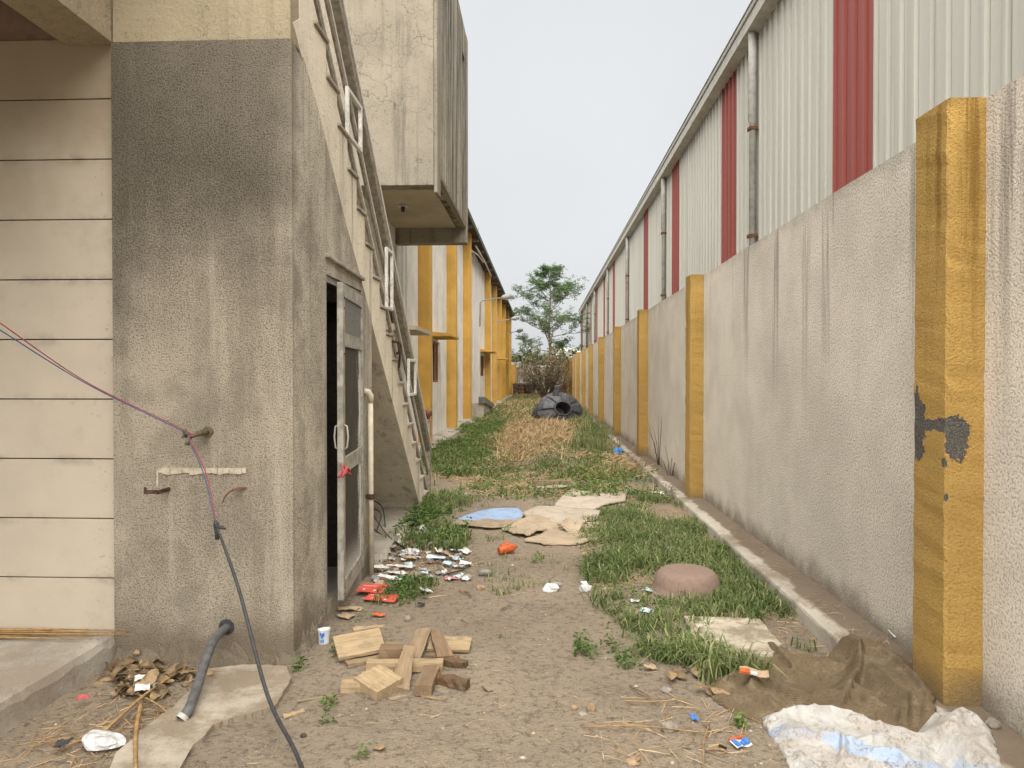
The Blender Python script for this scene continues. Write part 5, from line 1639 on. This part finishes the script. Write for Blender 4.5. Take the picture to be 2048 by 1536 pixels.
offcut('rotten splintered piece behind the grey brown block', 905, 1332, 0.16, 0.045, 0.035, -12, 'wood_bark', 0.0, 0, 0, 19, rough=0.008)
offcut('thin lath bridging behind the grey slab', 775, 1352, 0.14, 0.02, 0.02, -40, 'wood_dark', 0.01, 0, 0, 20)
offcut('flat chip lying in front of the thick pale chunk', 795, 1397, 0.085, 0.022, 0.008, 32, 'wood_pale', 0.0, 0, 0, 21)
offcut('crooked splinter in front of the grey brown block', 868, 1398, 0.13, 0.018, 0.008, -18, 'wood_mid', 0.0, 0, 0, 22, 0.3)
offcut('flat wood chip beside the black cable', 588, 1430, 0.10, 0.03, 0.008, 38, 'wood_pale', 0.0, 0, 0, 23)
offcut('long thin lath pointing at the wood pile from the left', 640, 1398, 0.22, 0.018, 0.008, 22, 'wood_mid', 0.0, 0, 0, 24, 0.6)
offcut('narrow dark plank lying in the grass in mid alley', 1000, 940, 0.95, 0.10, 0.03, 12, 'wood_dark', 0.03, -0.05, 0, 25)
offcut('short log on the narrow pale cardboard strip', 1105, 975, 0.55, 0.06, 0.05, 6, 'wood_mid', 0.05, 0, 0, 26, 0.3)

# ------------------------------------------------------------------ tap, brackets, wires, cable, hose
tp = on_y(410, 866, YP)
tap = thing('wall_tap', 'old brass tap on the grey pier carrying the wires', 'tap', (float(tp[0]), YP, float(tp[2]) - 0.05))
T0 = Vector((tp[0], YP, tp[2]))
MB().tube([T0 + Vector((0.02, 0.01, 0.01)), T0 + Vector((-0.005, -0.09, 0.0)), T0 + Vector((-0.02, -0.14, -0.002))], [0.017, 0.016, 0.02], 10).build('body', M['brass'], tap, smooth=True)
MB().tube([T0 + Vector((0.022, 0.005, 0.01)), T0 + Vector((0.018, -0.012, 0.009))], 0.03, 14).build('flange', M['brass'], tap)
MB().tube([T0 + Vector((-0.018, -0.13, 0)), T0 + Vector((-0.022, -0.15, -0.03)), T0 + Vector((-0.022, -0.155, -0.055))], [0.014, 0.013, 0.012], 8).build('spout', M['brass'], tap, smooth=True)
MB().tube([T0 + Vector((-0.02, -0.13, 0)), T0 + Vector((-0.045, -0.14, 0.008))], 0.008, 8).tube([T0 + Vector((-0.05, -0.115, 0.028)), T0 + Vector((-0.045, -0.165, -0.012))], 0.007, 6).tube([T0 + Vector((-0.05, -0.12, -0.015)), T0 + Vector((-0.045, -0.16, 0.03))], 0.007, 6).build('handle', M['brass'], tap)

b1 = Vector(on_y(340, 978, YP)); b1.y = YP
m = MB().bar(b1 + Vector((0.0, 0.01, 0)), b1 + Vector((-0.02, -0.10, -0.004)), 0.008, 0.022).bar(b1 + Vector((-0.02, -0.10, 0.0)), b1 + Vector((-0.075, -0.125, 0.002)), 0.008, 0.022).bar(b1 + Vector((-0.073, -0.125, -0.008)), b1 + Vector((-0.073, -0.125, 0.03)), 0.012, 0.008)
tag(m.build('iron_bracket', M['rust_dark']), 'left rusty iron bracket with upturned end on the grey pier', 'bracket', 'iron brackets on the pier')
b2 = Vector(on_y(488, 976, YP)); b2.y = YP
m = MB()
pts = [b2 + Vector((0.015, 0.01, 0.0)), b2 + Vector((-0.02, -0.03, 0.004)), b2 + Vector((-0.05, -0.06, -0.008)), b2 + Vector((-0.075, -0.075, -0.035)), b2 + Vector((-0.09, -0.08, -0.075))]
for i in range(4): m.bar(pts[i], pts[i + 1], 0.020, 0.007)
tag(m.build('iron_bracket', M['rust']), 'right rusty iron bracket bent downward on the grey pier', 'bracket', 'iron brackets on the pier')

KN = T0 + Vector((-0.022, -0.15, 0.0))
SP = Vector(on_y(432, 1048, 3.62))


def curve(pts, n=40):
    P = [np.array(p, float) for p in pts]; out = []
    P = [2 * P[0] - P[1]] + P + [2 * P[-1] - P[-2]]
    for i in range(1, len(P) - 2):
        for k in range(n // (len(P) - 3)):
            t = k / (n // (len(P) - 3))
            p0, p1, p2, p3 = P[i - 1], P[i], P[i + 1], P[i + 2]
            out.append(Vector(0.5 * (2 * p1 + (p2 - p0) * t + (2 * p0 - 5 * p1 + 4 * p2 - p3) * t * t + (3 * p1 - p0 - 3 * p2 + p3) * t ** 3)))
    out.append(Vector(P[-2]))
    return out


def wire(name, label, mat, far_px, dx, dz):
    a = Vector(on_y(far_px[0], far_px[1], 3.2)); mid = Vector(on_y(178, 768 + dz, 3.55))
    far = a + (a - mid) * 0.35
    low = Vector(on_y(410 + dx, 950, 3.72))
    pts = curve([far, a, mid, KN + Vector((0, -0.01, 0.016 + 0.002 * dx)), KN + Vector((0.012 + 0.001 * dx, -0.012, -0.02)), low, SP + Vector((dx * 0.001, 0, 0))], 84)
    return tag(MB().tube(pts, 0.003, 6).build(name, mat, smooth=True), label, 'wire')


wire('electric_wire', 'thin red wire hung over the wall tap', M['wire_red'], (0, 646), 3, -1)
wire('electric_wire', 'thin blue wire hung over the wall tap', M['wire_blue'], (0, 660), -2, 2)
cb = thing('power_cable', 'thick black cable spliced to the wires and running down to the ground', 'cable', (float(SP.x), float(SP.y), 0))
e0 = Vector(on_y(478, 1180, 3.42)); e1 = Vector(on_y(535, 1390, 3.12)); e2 = G(596, 1545); e3 = G(680, 1760)
e2.z += 0.06; e3.z += 0.012
MB().tube(curve([SP, e0, e1, e2, e3], 60), [0.006 + 0.003 * min(1, i / 12) for i in range(61)], 10).build('sheath', M['cable'], cb, smooth=True)
MB().tube([SP + Vector((-0.004, 0, 0.02)), SP, SP + Vector((0.006, 0, -0.05)), SP + Vector((0.01, -0.01, -0.08))], [0.007, 0.015, 0.013, 0.011], 8).tube([SP + Vector((0, -0.01, -0.008)), SP + Vector((0.035, -0.015, -0.014)), SP + Vector((0.06, -0.02, -0.022))], [0.009, 0.009, 0.005], 6).build('splice_tape', M['cable'], cb, smooth=True)

h0 = Vector(on_y(458, 1250, YP + 0.03)); h3 = G(364, 1452)
hs = thing('hose', 'thick grey hose hanging out of a hole in the pier foot', 'hose', (float(h3.x), float(h3.y), float(h3.z)))
h1 = Vector(on_y(425, 1285, 3.72)); h2 = Vector(on_y(396, 1370, 3.42))
cp = curve([h0, h1, h2, h3 + Vector((0.01, 0.05, 0.06)), h3 + Vector((-0.004, -0.0, 0.03))], 48)
MB().tube(cp, 0.024, 14, cap=False).build('tube', M['hose'], hs, smooth=True)
MB().tube([cp[-1] + (cp[-4] - cp[-1]) * 1.6, cp[-1] + (cp[-1] - cp[-4]) * 0.06], [0.028, 0.029], 14, cap=False).build('collar', M['pipe'], hs, smooth=True)
MB().tube([h0 + Vector((0, 0.03, 0)), Vector((h0.x, YP - 0.004, h0.z))], [0.042, 0.046], 12).build('hole_rim', M['cable'], hs)

# ------------------------------------------------------------------ straw bundle, sticks, leaves
sb = thing('broom_straw', 'bundle of long dry broom stalks lying on the porch edge', 'straw bundle', (-2.9, 3.85, 0.13))
for i in range(16):
    x0 = -3.35 - random.uniform(0, 0.6); x1 = -2.62 + random.uniform(-0.25, 0.35)
    y0 = 3.83 + random.uniform(-0.07, 0.06); y1 = 3.84 + random.uniform(-0.08, 0.05); z = 0.137 + random.uniform(0, 0.022)
    MB().tube([(x0, y0, z), ((x0 + x1) / 2, (y0 + y1) / 2 + random.uniform(-.015, .015), z + 0.006), (x1, y1, z + random.uniform(-0.002, 0.008))], [0.006, 0.005, 0.002], 5).build('stalk', M['straw_stalk'], sb, smooth=True)


def stick(label, a, b, r, mat='stick', bend=0.02, name='stick', lift=0.012):
    p, q = G(*a), G(*b); p.z += r + lift; q.z += r + lift
    mid = (p + q) / 2 + Vector((random.uniform(-bend, bend), random.uniform(-bend, bend), random.uniform(0, bend * 0.5)))
    return tag(MB().tube(curve([p, mid, q], 12), [r * (1 - 0.4 * i / 12) for i in range(13)], 6).build(name, M[mat], smooth=True), label, 'stick')


stick('bundle end of rust brown stalk slanting from the plastic bag to the hose', (206, 1478), (372, 1345), 0.009, 'straw_stalk', lift=0.02)
stick('short crossing stalk under the slanting brown stalk', (276, 1398), (350, 1452), 0.005, 'straw_stalk', lift=0.02)
stick('fibrous brown stalk running out of the bottom edge', (282, 1420), (272, 1560), 0.012, 'straw_stalk', lift=0.02)
stick('thin grey twig close to the hose end', (306, 1440), (330, 1395), 0.003, lift=0.02)
stick('thin twig lying among the dry leaves', (330, 1360), (455, 1352), 0.004, 'straw_stalk', lift=0.02)
stick('long thin pale twig across the path near the woven sack', (1165, 1460), (1405, 1472), 0.004, 'straw_stalk')
stick('dark forked twig below the burlap sack', (1260, 1378), (1310, 1410), 0.006)
stick('pale straight twig left of the burlap sack', (1250, 1408), (1370, 1404), 0.004, 'straw_stalk')
stick('curved pale stem beside the crisp packet', (1418, 1455), (1408, 1545), 0.004, 'straw_stalk', 0.04)
stick('short dark twig pointing at the woven sack', (1410, 1508), (1455, 1516), 0.008)
stick('short brown twig on the bare path', (918, 1188), (942, 1196), 0.008)
stick('short thick twig on the path below the glass bottle', (1002, 1224), (1020, 1216), 0.007)
stick('thin twig near the path centre', (924, 1247), (938, 1253), 0.006)
stick('bare stem leaning against the third pilaster', (1300, 930), (1345, 868), 0.010, 'stick', 0.1)

lfm = []
for s in range(4):
    rs = random.Random(s)
    m = MB(); K = 7; Lf, Wf = 0.085, 0.045
    for i in range(K):
        t = i / (K - 1); w = Wf * math.sin(math.pi * min(1, t * 0.93 + 0.05)) ** 0.8
        cu = 0.018 * math.sin(t * 3 + s)
        for j in (-1, 0, 1):
            m.v.append(((t - 0.5) * Lf, j * w * 0.5 + rs.uniform(-.003, .003), cu + abs(j) * 0.25 * w * (0.2 + 0.3 * s) + rs.uniform(-.002, .002)))
    for i in range(K - 1):
        for j in range(2):
            a = i * 3 + j
            m.f.append((a, a + 1, a + 4, a + 3))
    m.mi = [0] * len(m.f)
    lfm.append(m.mesh('dry_leaf', M['leaf_dry'] if s % 2 else M['leaf_dry2'], smooth=True))


def leaf_at(u, v, label, sc=1.0, group=None, z=0.02):
    p = G(u, v)
    o = place('dry_leaf', random.choice(lfm), None, (p.x, p.y, p.z + z), (random.uniform(-.5, .5), random.uniform(-.5, .5), random.uniform(0, 6.28)), (sc, sc, sc))
    return tag(o, label, 'leaf', group)


rl = random.Random(5)
for i in range(75):
    a = rl.uniform(0, 6.28); r = rl.random() ** 0.6
    leaf_at(288 + 92 * r * math.cos(a), 1362 + 38 * r * math.sin(a), 'curled dry brown leaf in the heap between porch edge and hose', rl.uniform(0.7, 1.5), 'dry leaves heaped by the pier foot', 0.012 + 0.05 * rl.random() * (1 - r))
for i, (u, v) in enumerate(((1395, 1352), (1410, 1345), (1372, 1345), (1402, 1385), (1425, 1392), (1436, 1395), (1340, 1362), (1360, 1358))):
    leaf_at(u, v, 'dry leaf lying left of the burlap sack', rl.uniform(0.8, 1.4), 'dry leaves by the burlap sack', 0.025)
for (u, v, lab) in ((1445, 1500, 'single pale leaf near the crisp packet'), (760, 1500, 'single dry leaf on the bare earth near the bottom edge'), (1268, 1524, 'lone tan leaf at the bottom edge of the path'), (975, 1382, 'small curled leaf right of the wood pile')):
    leaf_at(u, v, lab, 0.8, None, 0.012)

# ------------------------------------------------------------------ litter
def scrap(name, label, cat, u, v, L, W, yaw, mat, seed=0, crumple=0.02, z=0.012, tilt=0.0, roll=0.0, group=None):
    rs = np.random.default_rng(seed + 100)
    W *= 1.7
    p = G(u, v); n = 7
    m = MB()
    th = 0.0015
    gx, gy = np.meshgrid(np.linspace(-.5, .5, n), np.linspace(-.5, .5, n))
    zz = crumple * (fbm(gx * 3 + seed, gy * 3, seed, 3) - 0.5) * 2
    X = gx * L * (1 + 0.12 * (fbm(gy * 4, gx * 0 + seed, seed + 3, 2) - 0.5)) ; Y = gy * W * (1 + 0.3 * (fbm(gx * 4, gy * 0 + seed, seed + 4, 2) - 0.5))
    cr = rs.uniform(-0.15, 0.15); X = X + Y * cr
    for s in (th, 0):
        for i in range(n):
            for j in range(n): m.v.append((X[i, j], Y[i, j], zz[i, j] + s))
    N = n * n
    for i in range(n - 1):
        for j in range(n - 1):
            a = i * n + j
            m.f.append((a, a + 1, a + n + 1, a + n)); m.f.append((N + a, N + a + n, N + a + n + 1, N + a + 1))
    ring = [j for j in range(n)] + [i * n + n - 1 for i in range(1, n)] + [(n - 1) * n + j for j in range(n - 2, -1, -1)] + [i * n for i in range(n - 2, 0, -1)]
    for q in range(len(ring)):
        a, b = ring[q], ring[(q + 1) % len(ring)]
        m.f.append((a, N + a, N + b, b))
    m.mi = [0] * len(m.f)
    me = m.mesh(name, M[mat])
    o = place(name, me, None, (p.x, p.y, p.z + z + crumple * 0.5), (roll, tilt, math.radians(yaw)))
    return tag(o, label, cat, group)


def lump(name, label, cat, u, v, sx, sy, sz, mat, seed=0, rough=0.35, z=0.0, yaw=0, group=None):
    bm = bmesh.new()
    bmesh.ops.create_icosphere(bm, subdivisions=3, radius=1.0)
    rs = np.random.default_rng(seed + 50); o3 = rs.uniform(0, 50, 3)
    for w_ in bm.verts:
        c_ = w_.co
        k = 1 + rough * (float(fbm(np.array([c_.x * 1.6 + o3[0] + c_.z]), np.array([c_.y * 1.6 + o3[1] - c_.z * 0.7]), seed, 3)[0]) - 0.5) * 2
        w_.co = Vector((c_.x * k * sx, c_.y * k * sy, max(-0.45, c_.z) * k * sz))
    me = bpy.data.meshes.new(name); bm.to_mesh(me); bm.free()
    me.materials.append(M[mat])
    p = G(u, v)
    return tag(place(name, me, None, (p.x, p.y, p.z + sz * 0.4 + z), (0, 0, math.radians(yaw))), label, cat, group)


# red carton, two flaps with faint white print
p = G(757, 1192)
rc = thing('red_carton', 'flattened red carton by the door step', 'carton', (p.x, p.y, p.z))
for nm, (du, dv, L, W, yw, z, tl) in (('panel', (745, 1187, 0.20, 0.17, -6, 0.04, 0.06)), ('panel', (764, 1200, 0.23, 0.14, -8, 0.018, 0.05))):
    q = G(du, dv); m = MB().box(-L / 2, L / 2, -W / 2, W / 2, 0, 0.003)
    me = m.mesh(nm, M['carton_red'])
    o = place(nm, me, rc, (q.x, q.y, q.z + z), (tl, tl * 0.6, math.radians(yw)))
    me2 = MB().box(-L * 0.42, L * 0.1, W * 0.18, W * 0.22, 0.0032, 0.0036).box(-L * 0.3, -L * 0.22, -W * 0.3, -W * 0.15, 0.0032, 0.0036).box(L * 0.12, L * 0.2, -W * 0.32, -W * 0.2, 0.0032, 0.0036).mesh('print', M['paper'])
    d = place('print', me2, o, (q.x, q.y, q.z + z)); d.location = (0, 0, 0)

heap = 'scraps in the litter heap by the stair slab'
big = [('white paper card leaning on black wires in the litter heap', 792, 1086, 0.13, 0.09, -35, 'paper', 0.5),
       ('long white wrapper across the right of the litter heap', 872, 1121, 0.16, 0.05, 3, 'paper_blue', 0.1),
       ('pale folded wrapper at the right edge of the litter heap', 930, 1108, 0.11, 0.05, -38, 'paper', 0.2),
       ('small light blue square packet in the litter heap', 893, 1134, 0.07, 0.05, -5, 'paper_blue', 0.15),
       ('white torn wrapper at the lower right tip of the heap', 931, 1133, 0.10, 0.045, 8, 'paper', 0.15),
       ('white scrap below the heap beside green weeds', 851, 1188, 0.09, 0.045, 40, 'paper', 0.25),
       ('pale strip of plastic in the lower left of the litter heap', 800, 1140, 0.22, 0.025, -5, 'paper', 0.05),
       ('white curled plastic strip next to the waste pipe foot', 762, 1142, 0.16, 0.03, 18, 'paper', 0.1),
       ('white twisted strip below the waste pipe foot', 780, 1163, 0.20, 0.03, -14, 'paper', 0.1),
       ('grey white strip slanting through the lower heap', 793, 1152, 0.16, 0.04, 40, 'paper', 0.15),
       ('tan card square behind the red carton', 760, 1174, 0.07, 0.06, 5, 'paper_tan', 0.1),
       ('reddish brown scrap in the middle of the litter heap', 828, 1092, 0.12, 0.05, -8, 'paper_brown', 0.2),
       ('curled brown card in the centre of the heap', 818, 1121, 0.13, 0.045, 6, 'paper_tan', 0.2),
       ('orange brown leaf scrap behind the white card', 781, 1100, 0.08, 0.05, 30, 'paper_brown', 0.25),
       ('light scrap with torn edge at the top right of heap', 878, 1108, 0.07, 0.06, 25, 'paper', 0.3),
       ('pale blue wrapper at the upper heap near the slab', 812, 1052, 0.12, 0.06, 15, 'paper_blue', 0.4),
       ('white torn piece beside the black bag on the heap', 845, 1062, 0.10, 0.05, -40, 'paper', 0.3)]
for i, (lab, u, v, L, W, yw, mt, tl) in enumerate(big):
    scrap('paper_scrap', lab, 'scrap', u, v, L, W, yw, mt, i, 0.022, 0.02, tl, tl * 0.4, heap)
rl = random.Random(9)
for i in range(150):
    u = rl.uniform(750, 935); v = rl.uniform(1068, 1165)
    if (u - 740) / 200 + (v - 1068) / 130 > 1.75: continue
    scrap('paper_scrap', 'small nondescript scrap in the litter heap by the stair slab', 'scrap', u, v, rl.uniform(0.03, 0.08), rl.uniform(0.02, 0.045), rl.uniform(0, 180), rl.choice(['paper', 'paper_tan', 'paper_gray', 'paper_brown', 'paper_gray', 'paper_blue', 'film', 'paper_gray', 'film']), 40 + i, 0.018, 0.012, rl.uniform(-.3, .3), rl.uniform(-.3, .3), 'small scraps of the litter heap')
lump('brick_piece', 'grey broken block at the left of the litter heap', 'rubble', 760, 1112, 0.055, 0.05, 0.035, 'paper_gray', 1, 0.2)
lump('brick_piece', 'grey rounded rubble at the back of the litter heap', 'rubble', 868, 1094, 0.06, 0.05, 0.04, 'paper_gray', 2, 0.25)
lump('plastic_bag', 'crumpled clear plastic bag in the centre of the litter heap', 'bag', 824, 1110, 0.075, 0.06, 0.05, 'film', 3, 0.7)
lump('black_bag', 'black plastic bag scrap at the top of the litter heap', 'bag', 827, 1054, 0.06, 0.06, 0.07, 'black_bag', 4, 0.8)
for i, pts in enumerate((((745, 1033, .30), (765, 1050, .28), (772, 1070, .02)), ((745, 1040, .2), (762, 1060, .25), (752, 1076, .05)), ((744, 1052, .2), (775, 1085, .1), (815, 1106, .03)), ((744, 1072, .12), (770, 1085, .07), (812, 1104, .02)), ((745, 1094, .06), (775, 1105, .06), (822, 1108, .02)), ((815, 1085, .04), (880, 1090, .05), (925, 1120, .01)), ((850, 1121, .02), (890, 1124, .02), (922, 1122, .01)), ((895, 1152, .01), (925, 1145, .02), (942, 1133, .02)), ((770, 1048, .05), (790, 1050, .07), (800, 1064, .02)))):
    q = []
    for (u, v, z) in pts:
        g_ = G(u, v); q.append((g_.x, g_.y, g_.z + z * 0.6 + 0.012))
    labs = ['tallest loop of black wire by the slab corner', 'inner loop of black wire by the slab corner', 'black wire running down from the pier corner into the heap', 'second black wire from the pier corner crossing the white card', 'lowest black wire from the pier corner', 'long black wire along the back of the litter heap', 'short black wire under the pale wrapper', 'free black wire end at the right of the heap', 'short arched black wire on the slab edge']
    tag(MB().tube(curve(q, 20), 0.006, 6).build('black_wire', M['cable'], smooth=True), labs[i], 'wire')

# cup by the pier corner
c = G(648, 1288)
cu = thing('foil_cup', 'crushed white cup with blue print at the pier corner', 'cup', (c.x, c.y, c.z))
MB().lathe([(0.026, 0.0), (0.027, 0.004), (0.031, 0.085), (0.033, 0.09), (0.029, 0.087), (0.024, 0.008), (0.0, 0.006)], 20, (c.x, c.y, c.z + 0.004), wob=lambda i, a: 0.22 * math.sin(2 * a + 0.6)).build('wall', M['cup'], cu, smooth=True)
pm_ = MB()
for k_, (a0, zz0, hh_) in enumerate(((-1.9, 0.06, 0.02), (-1.7, 0.045, 0.03), (-1.5, 0.05, 0.025), (-1.3, 0.06, 0.015), (-1.8, 0.02, 0.015), (-1.45, 0.018, 0.02))):
    for s_ in range(1):
        r_ = 0.0312 + 0.003 * (zz0 / 0.1)
        rr_ = r_ * (1 + 0.22 * math.sin(2 * a0 + 0.6)) + 0.001
        x_, y_ = c.x + rr_ * math.cos(a0), c.y + rr_ * math.sin(a0)
        pm_.box(x_ - 0.004, x_ + 0.004, y_ - 0.001, y_ + 0.001, c.z + zz0, c.z + zz0 + hh_)
pm_.build('print', M['print_blue'], cu)
lump('plastic_bag', 'clear flattened plastic bag at the bottom left', 'bag', 205, 1498, 0.10, 0.055, 0.035, 'film', 11, 0.5, 0.02, -8)
lump('plastic_bag', 'small blue bag in the dry grass by the right wall', 'bag', 1236, 908, 0.11, 0.09, 0.09, 'bag_blue', 12, 0.7)
lump('rag', 'white rag on the path right of the glass bottle', 'rag', 1100, 1180, 0.055, 0.05, 0.03, 'paper', 13, 0.6, 0.0, 20)
lump('rag', 'grey rag strip behind the white rag', 'rag', 1112, 1172, 0.06, 0.025, 0.022, 'paper_gray', 14, 0.6, 0.0, 10)
lump('fluff', 'white fluff at the grass edge left of the basin', 'fluff', 1172, 1182, 0.045, 0.04, 0.035, 'film', 15, 0.8)
lump('stone', 'tan stone on the path below the glass bottle', 'stone', 962, 1179, 0.035, 0.025, 0.024, 'stone_tan', 16, 0.3)
lump('stone', 'pale round stone between carton and wood pile', 'stone', 816, 1239, 0.022, 0.02, 0.02, 'stone', 17, 0.3)
lump('stone', 'upright tan stone right of the path near the bottom', 'stone', 1183, 1422, 0.022, 0.02, 0.03, 'stone_tan', 18, 0.3)
lump('stone', 'flat stone beside the upright tan stone', 'stone', 1166, 1430, 0.025, 0.02, 0.01, 'stone', 19, 0.2)
lump('stone', 'small tan pebble left of the upright stone', 'stone', 1149, 1418, 0.016, 0.014, 0.014, 'stone_tan', 20, 0.2)
lump('stone', 'grey brown stone left of the crisp packet', 'stone', 1340, 1460, 0.04, 0.03, 0.03, 'stone', 21, 0.35)
lump('stone', 'yellow flat stone at the bottom of the path', 'stone', 1266, 1525, 0.03, 0.025, 0.01, 'stone_tan', 22, 0.3)
lump('stone', 'stone lying on the plinth right of the woven sack', 'stone', 1986, 1500, 0.03, 0.025, 0.025, 'stone', 23, 0.3, 0.1)
lump('stone', 'grey lump on the bare earth in front of the stair foot', 'stone', 933, 995, 0.075, 0.06, 0.05, 'stone', 24, 0.4)
lump('stone', 'ochre pebble beside the hose', 'stone', 420, 1360, 0.022, 0.018, 0.016, 'stone_tan', 25, 0.2, 0.03)
lump('stone', 'orange pebble on top of the leaf heap', 'stone', 274, 1325, 0.02, 0.018, 0.016, 'stone_tan', 26, 0.2, 0.05)
lump('stone', 'beige pebble in front of the leaf heap', 'stone', 313, 1384, 0.02, 0.018, 0.014, 'stone', 27, 0.2, 0.03)
lump('stone', 'small dark pebble near the cable foot', 'stone', 607, 1474, 0.014, 0.012, 0.012, 'rust_dark', 28, 0.3)
lump('stone', 'grey triangular stone left of the dry leaves', 'stone', 1330, 1382, 0.035, 0.03, 0.015, 'stone', 29, 0.3)
# glass bottle
c = G(970, 1152)
bt = MB(); bt.lathe([(0.0, 0.0), (0.026, 0.0), (0.028, 0.006), (0.028, 0.075), (0.022, 0.09), (0.012, 0.10), (0.012, 0.115), (0.0, 0.115)], 16)
me = bt.mesh('glass_bottle', M['glass_bottle'], smooth=True)
tag(place('glass_bottle', me, None, (c.x - 0.05, c.y, c.z + 0.03), (0, math.radians(90), math.radians(-4))), 'small dusty glass bottle lying on the path', 'bottle')
# orange net bag and bottle
lump('orange_net', 'crumpled orange net in front of the cardboard', 'net', 1016, 1098, 0.065, 0.045, 0.04, 'orange', 31, 0.9, 0.0, -15)
c = G(1018, 1108)
bt = MB(); bt.lathe([(0.0, 0.0), (0.028, 0.0), (0.035, 0.012), (0.035, 0.13), (0.026, 0.155), (0.013, 0.17), (0.013, 0.19), (0.0, 0.19)], 14, wob=lambda i, a: 0.08 * math.sin(3 * a + i))
me = bt.mesh('orange_bottle', M['orange'], smooth=True)
tag(place('orange_bottle', me, None, (c.x - 0.09, c.y - 0.04, c.z + 0.04), (0, math.radians(86), math.radians(32))), 'orange plastic bottle on the path before the cardboard', 'bottle')
for i, (lab, u, v, L, W, yw, mt) in enumerate((('blue and white wrapper left of the basin', 1298, 1184, 0.08, 0.05, 50, 'paper_blue'), ('small cyan wrapper in front of the basin', 1294, 1226, 0.09, 0.04, -25, 'paper_blue'), ('crumpled foil under the basin rim', 1270, 1206, 0.06, 0.03, -10, 'film'),
        ('white card strip at the grass edge above the basin', 1196, 1123, 0.15, 0.05, -4, 'paper'), ('grey white film in the grass behind the basin', 1350, 1102, 0.14, 0.06, 12, 'film'), ('pink scrap on the earth right of the heap', 905, 1160, 0.12, 0.04, 8, 'pink'),
        ('orange brown chip next to the white card strip', 1172, 1112, 0.07, 0.04, 0, 'stone_tan'), ('white scrap on the plinth next to the wall', 1682, 1217, 0.07, 0.05, 20, 'paper'), ('small white paper on the plinth below the wall', 1616, 1170, 0.06, 0.03, 10, 'paper'), ('crumpled white tissue on the plinth by the pilaster', 1795, 1312, 0.08, 0.05, 5, 'paper'),
        ('pale wrapper in the grass below the right wall', 1316, 988, 0.16, 0.08, 10, 'paper'), ('pale blue plastic in the grass beyond cardboard', 1262, 985, 0.2, 0.08, 10, 'paper_blue'), ('tiny white scrap near the rag', 1168, 1170, 0.05, 0.03, 0, 'paper'), ('rust orange chip below the red carton', 757, 1234, 0.09, 0.025, -12, 'orange'),
        ('pale splintered chip beside the door step', 700, 1222, 0.16, 0.04, 14, 'paper_tan'), ('torn pale scrap in front of the door step', 692, 1236, 0.10, 0.05, -20, 'paper_tan'), ('dark plastic bit below the grey slab', 842, 1213, 0.05, 0.025, 5, 'black_bag'), ('blue scrap near the crisp packet', 1388, 1443, 0.03, 0.03, 0, 'print_blue'), ('white wrapper with red edge in the leaf heap', 285, 1393, 0.07, 0.04, 20, 'paper'), ('bright red scrap left of the leaf heap', 168, 1414, 0.05, 0.025, 20, 'ribbon'), ('white flake in the middle of the leaf heap', 280, 1374, 0.05, 0.03, 30, 'paper'), ('dark slate chip near the bottom left', 126, 1508, 0.05, 0.035, 10, 'cable'), ('pale chip at the grass edge below the burlap', 1300, 1340, 0.06, 0.03, 15, 'paper_tan'))):
    z_ = 0.012 + (0.105 if 1600 < u < 1800 and v < 1330 else 0)
    scrap('wrapper', lab, 'scrap', u, v, L, W, yw, mt, 70 + i, 0.014, z_ + (0.03 if u < 500 else 0), 0.08, 0.05)
# printed packets
def packet(name, label, u, v, L, W, yaw, z, base, marks):
    p = G(u, v)
    t = thing(name, label, 'packet', (p.x, p.y, p.z + z))
    m = MB(); K = 7
    for i in range(K):
        x = (i / (K - 1) - 0.5) * L; zz = 0.006 * math.sin(i * 1.1)
        m.v += [(x, -W / 2, zz), (x, W / 2, zz + 0.004), (x, W / 2, zz + 0.006), (x, -W / 2, zz + 0.002)]
    for i in range(K - 1):
        a = i * 4
        for k in range(4): m.f.append((a + k, a + (k + 1) % 4, a + 4 + (k + 1) % 4, a + 4 + k))
    m.f += [(3, 2, 1, 0), tuple((K - 1) * 4 + k for k in range(4))]; m.mi = [0] * len(m.f)
    b = place('foil', m.mesh('foil', M[base]), t, (p.x, p.y, p.z + z), (0.1, 0.05, math.radians(yaw)))
    for (x0, x1, y0, y1, mt) in marks:
        mm = MB().box(x0 * L, x1 * L, y0 * W, y1 * W, 0.0, 0.011)
        q = place('print', mm.mesh('print', M[mt]), b, (0, 0, 0)); q.location = (0, 0, 0.001)


packet('crisp_packet', 'small blue and white packet with orange edge on the earth', 1480, 1492, 0.085, 0.06, 28, 0.014, 'paper', [(-0.5, 0.5, 0.3, 0.48, 'orange'), (-0.45, -0.2, -0.45, 0.25, 'print_blue'), (-0.08, 0.1, -0.4, -0.1, 'print_blue'), (0.2, 0.45, -0.35, 0.2, 'print_blue')])
packet('paper_packet', 'orange and white packet lying on the burlap sack', 1508, 1384, 0.14, 0.06, -14, 0.10, 'paper_tan', [(-0.5, -0.15, -0.5, 0.1, 'orange'), (-0.13, 0.1, -0.5, -0.2, 'paper')])
# loose stems: dry weeds before the right wall
for (u, v, h, lab) in ((1318, 940, 0.9, 'dry bare weed stalk at the foot of the wall behind the third pilaster'), (1340, 965, 0.6, 'short bare weed stalk at the plinth edge')):
    p = G(u, v)
    st = MB()
    for k in range(6):
        a = random.uniform(0, 6.28)
        st.tube([p, p + Vector((0.1 * math.cos(a), 0.1 * math.sin(a), h * 0.5)), p + Vector((0.28 * math.cos(a), 0.28 * math.sin(a), h * random.uniform(0.7, 1.1)))], [0.006, 0.005, 0.002], 5)
    tag(st.build('weed_stalk', M['stem'], smooth=True), lab, 'weed')
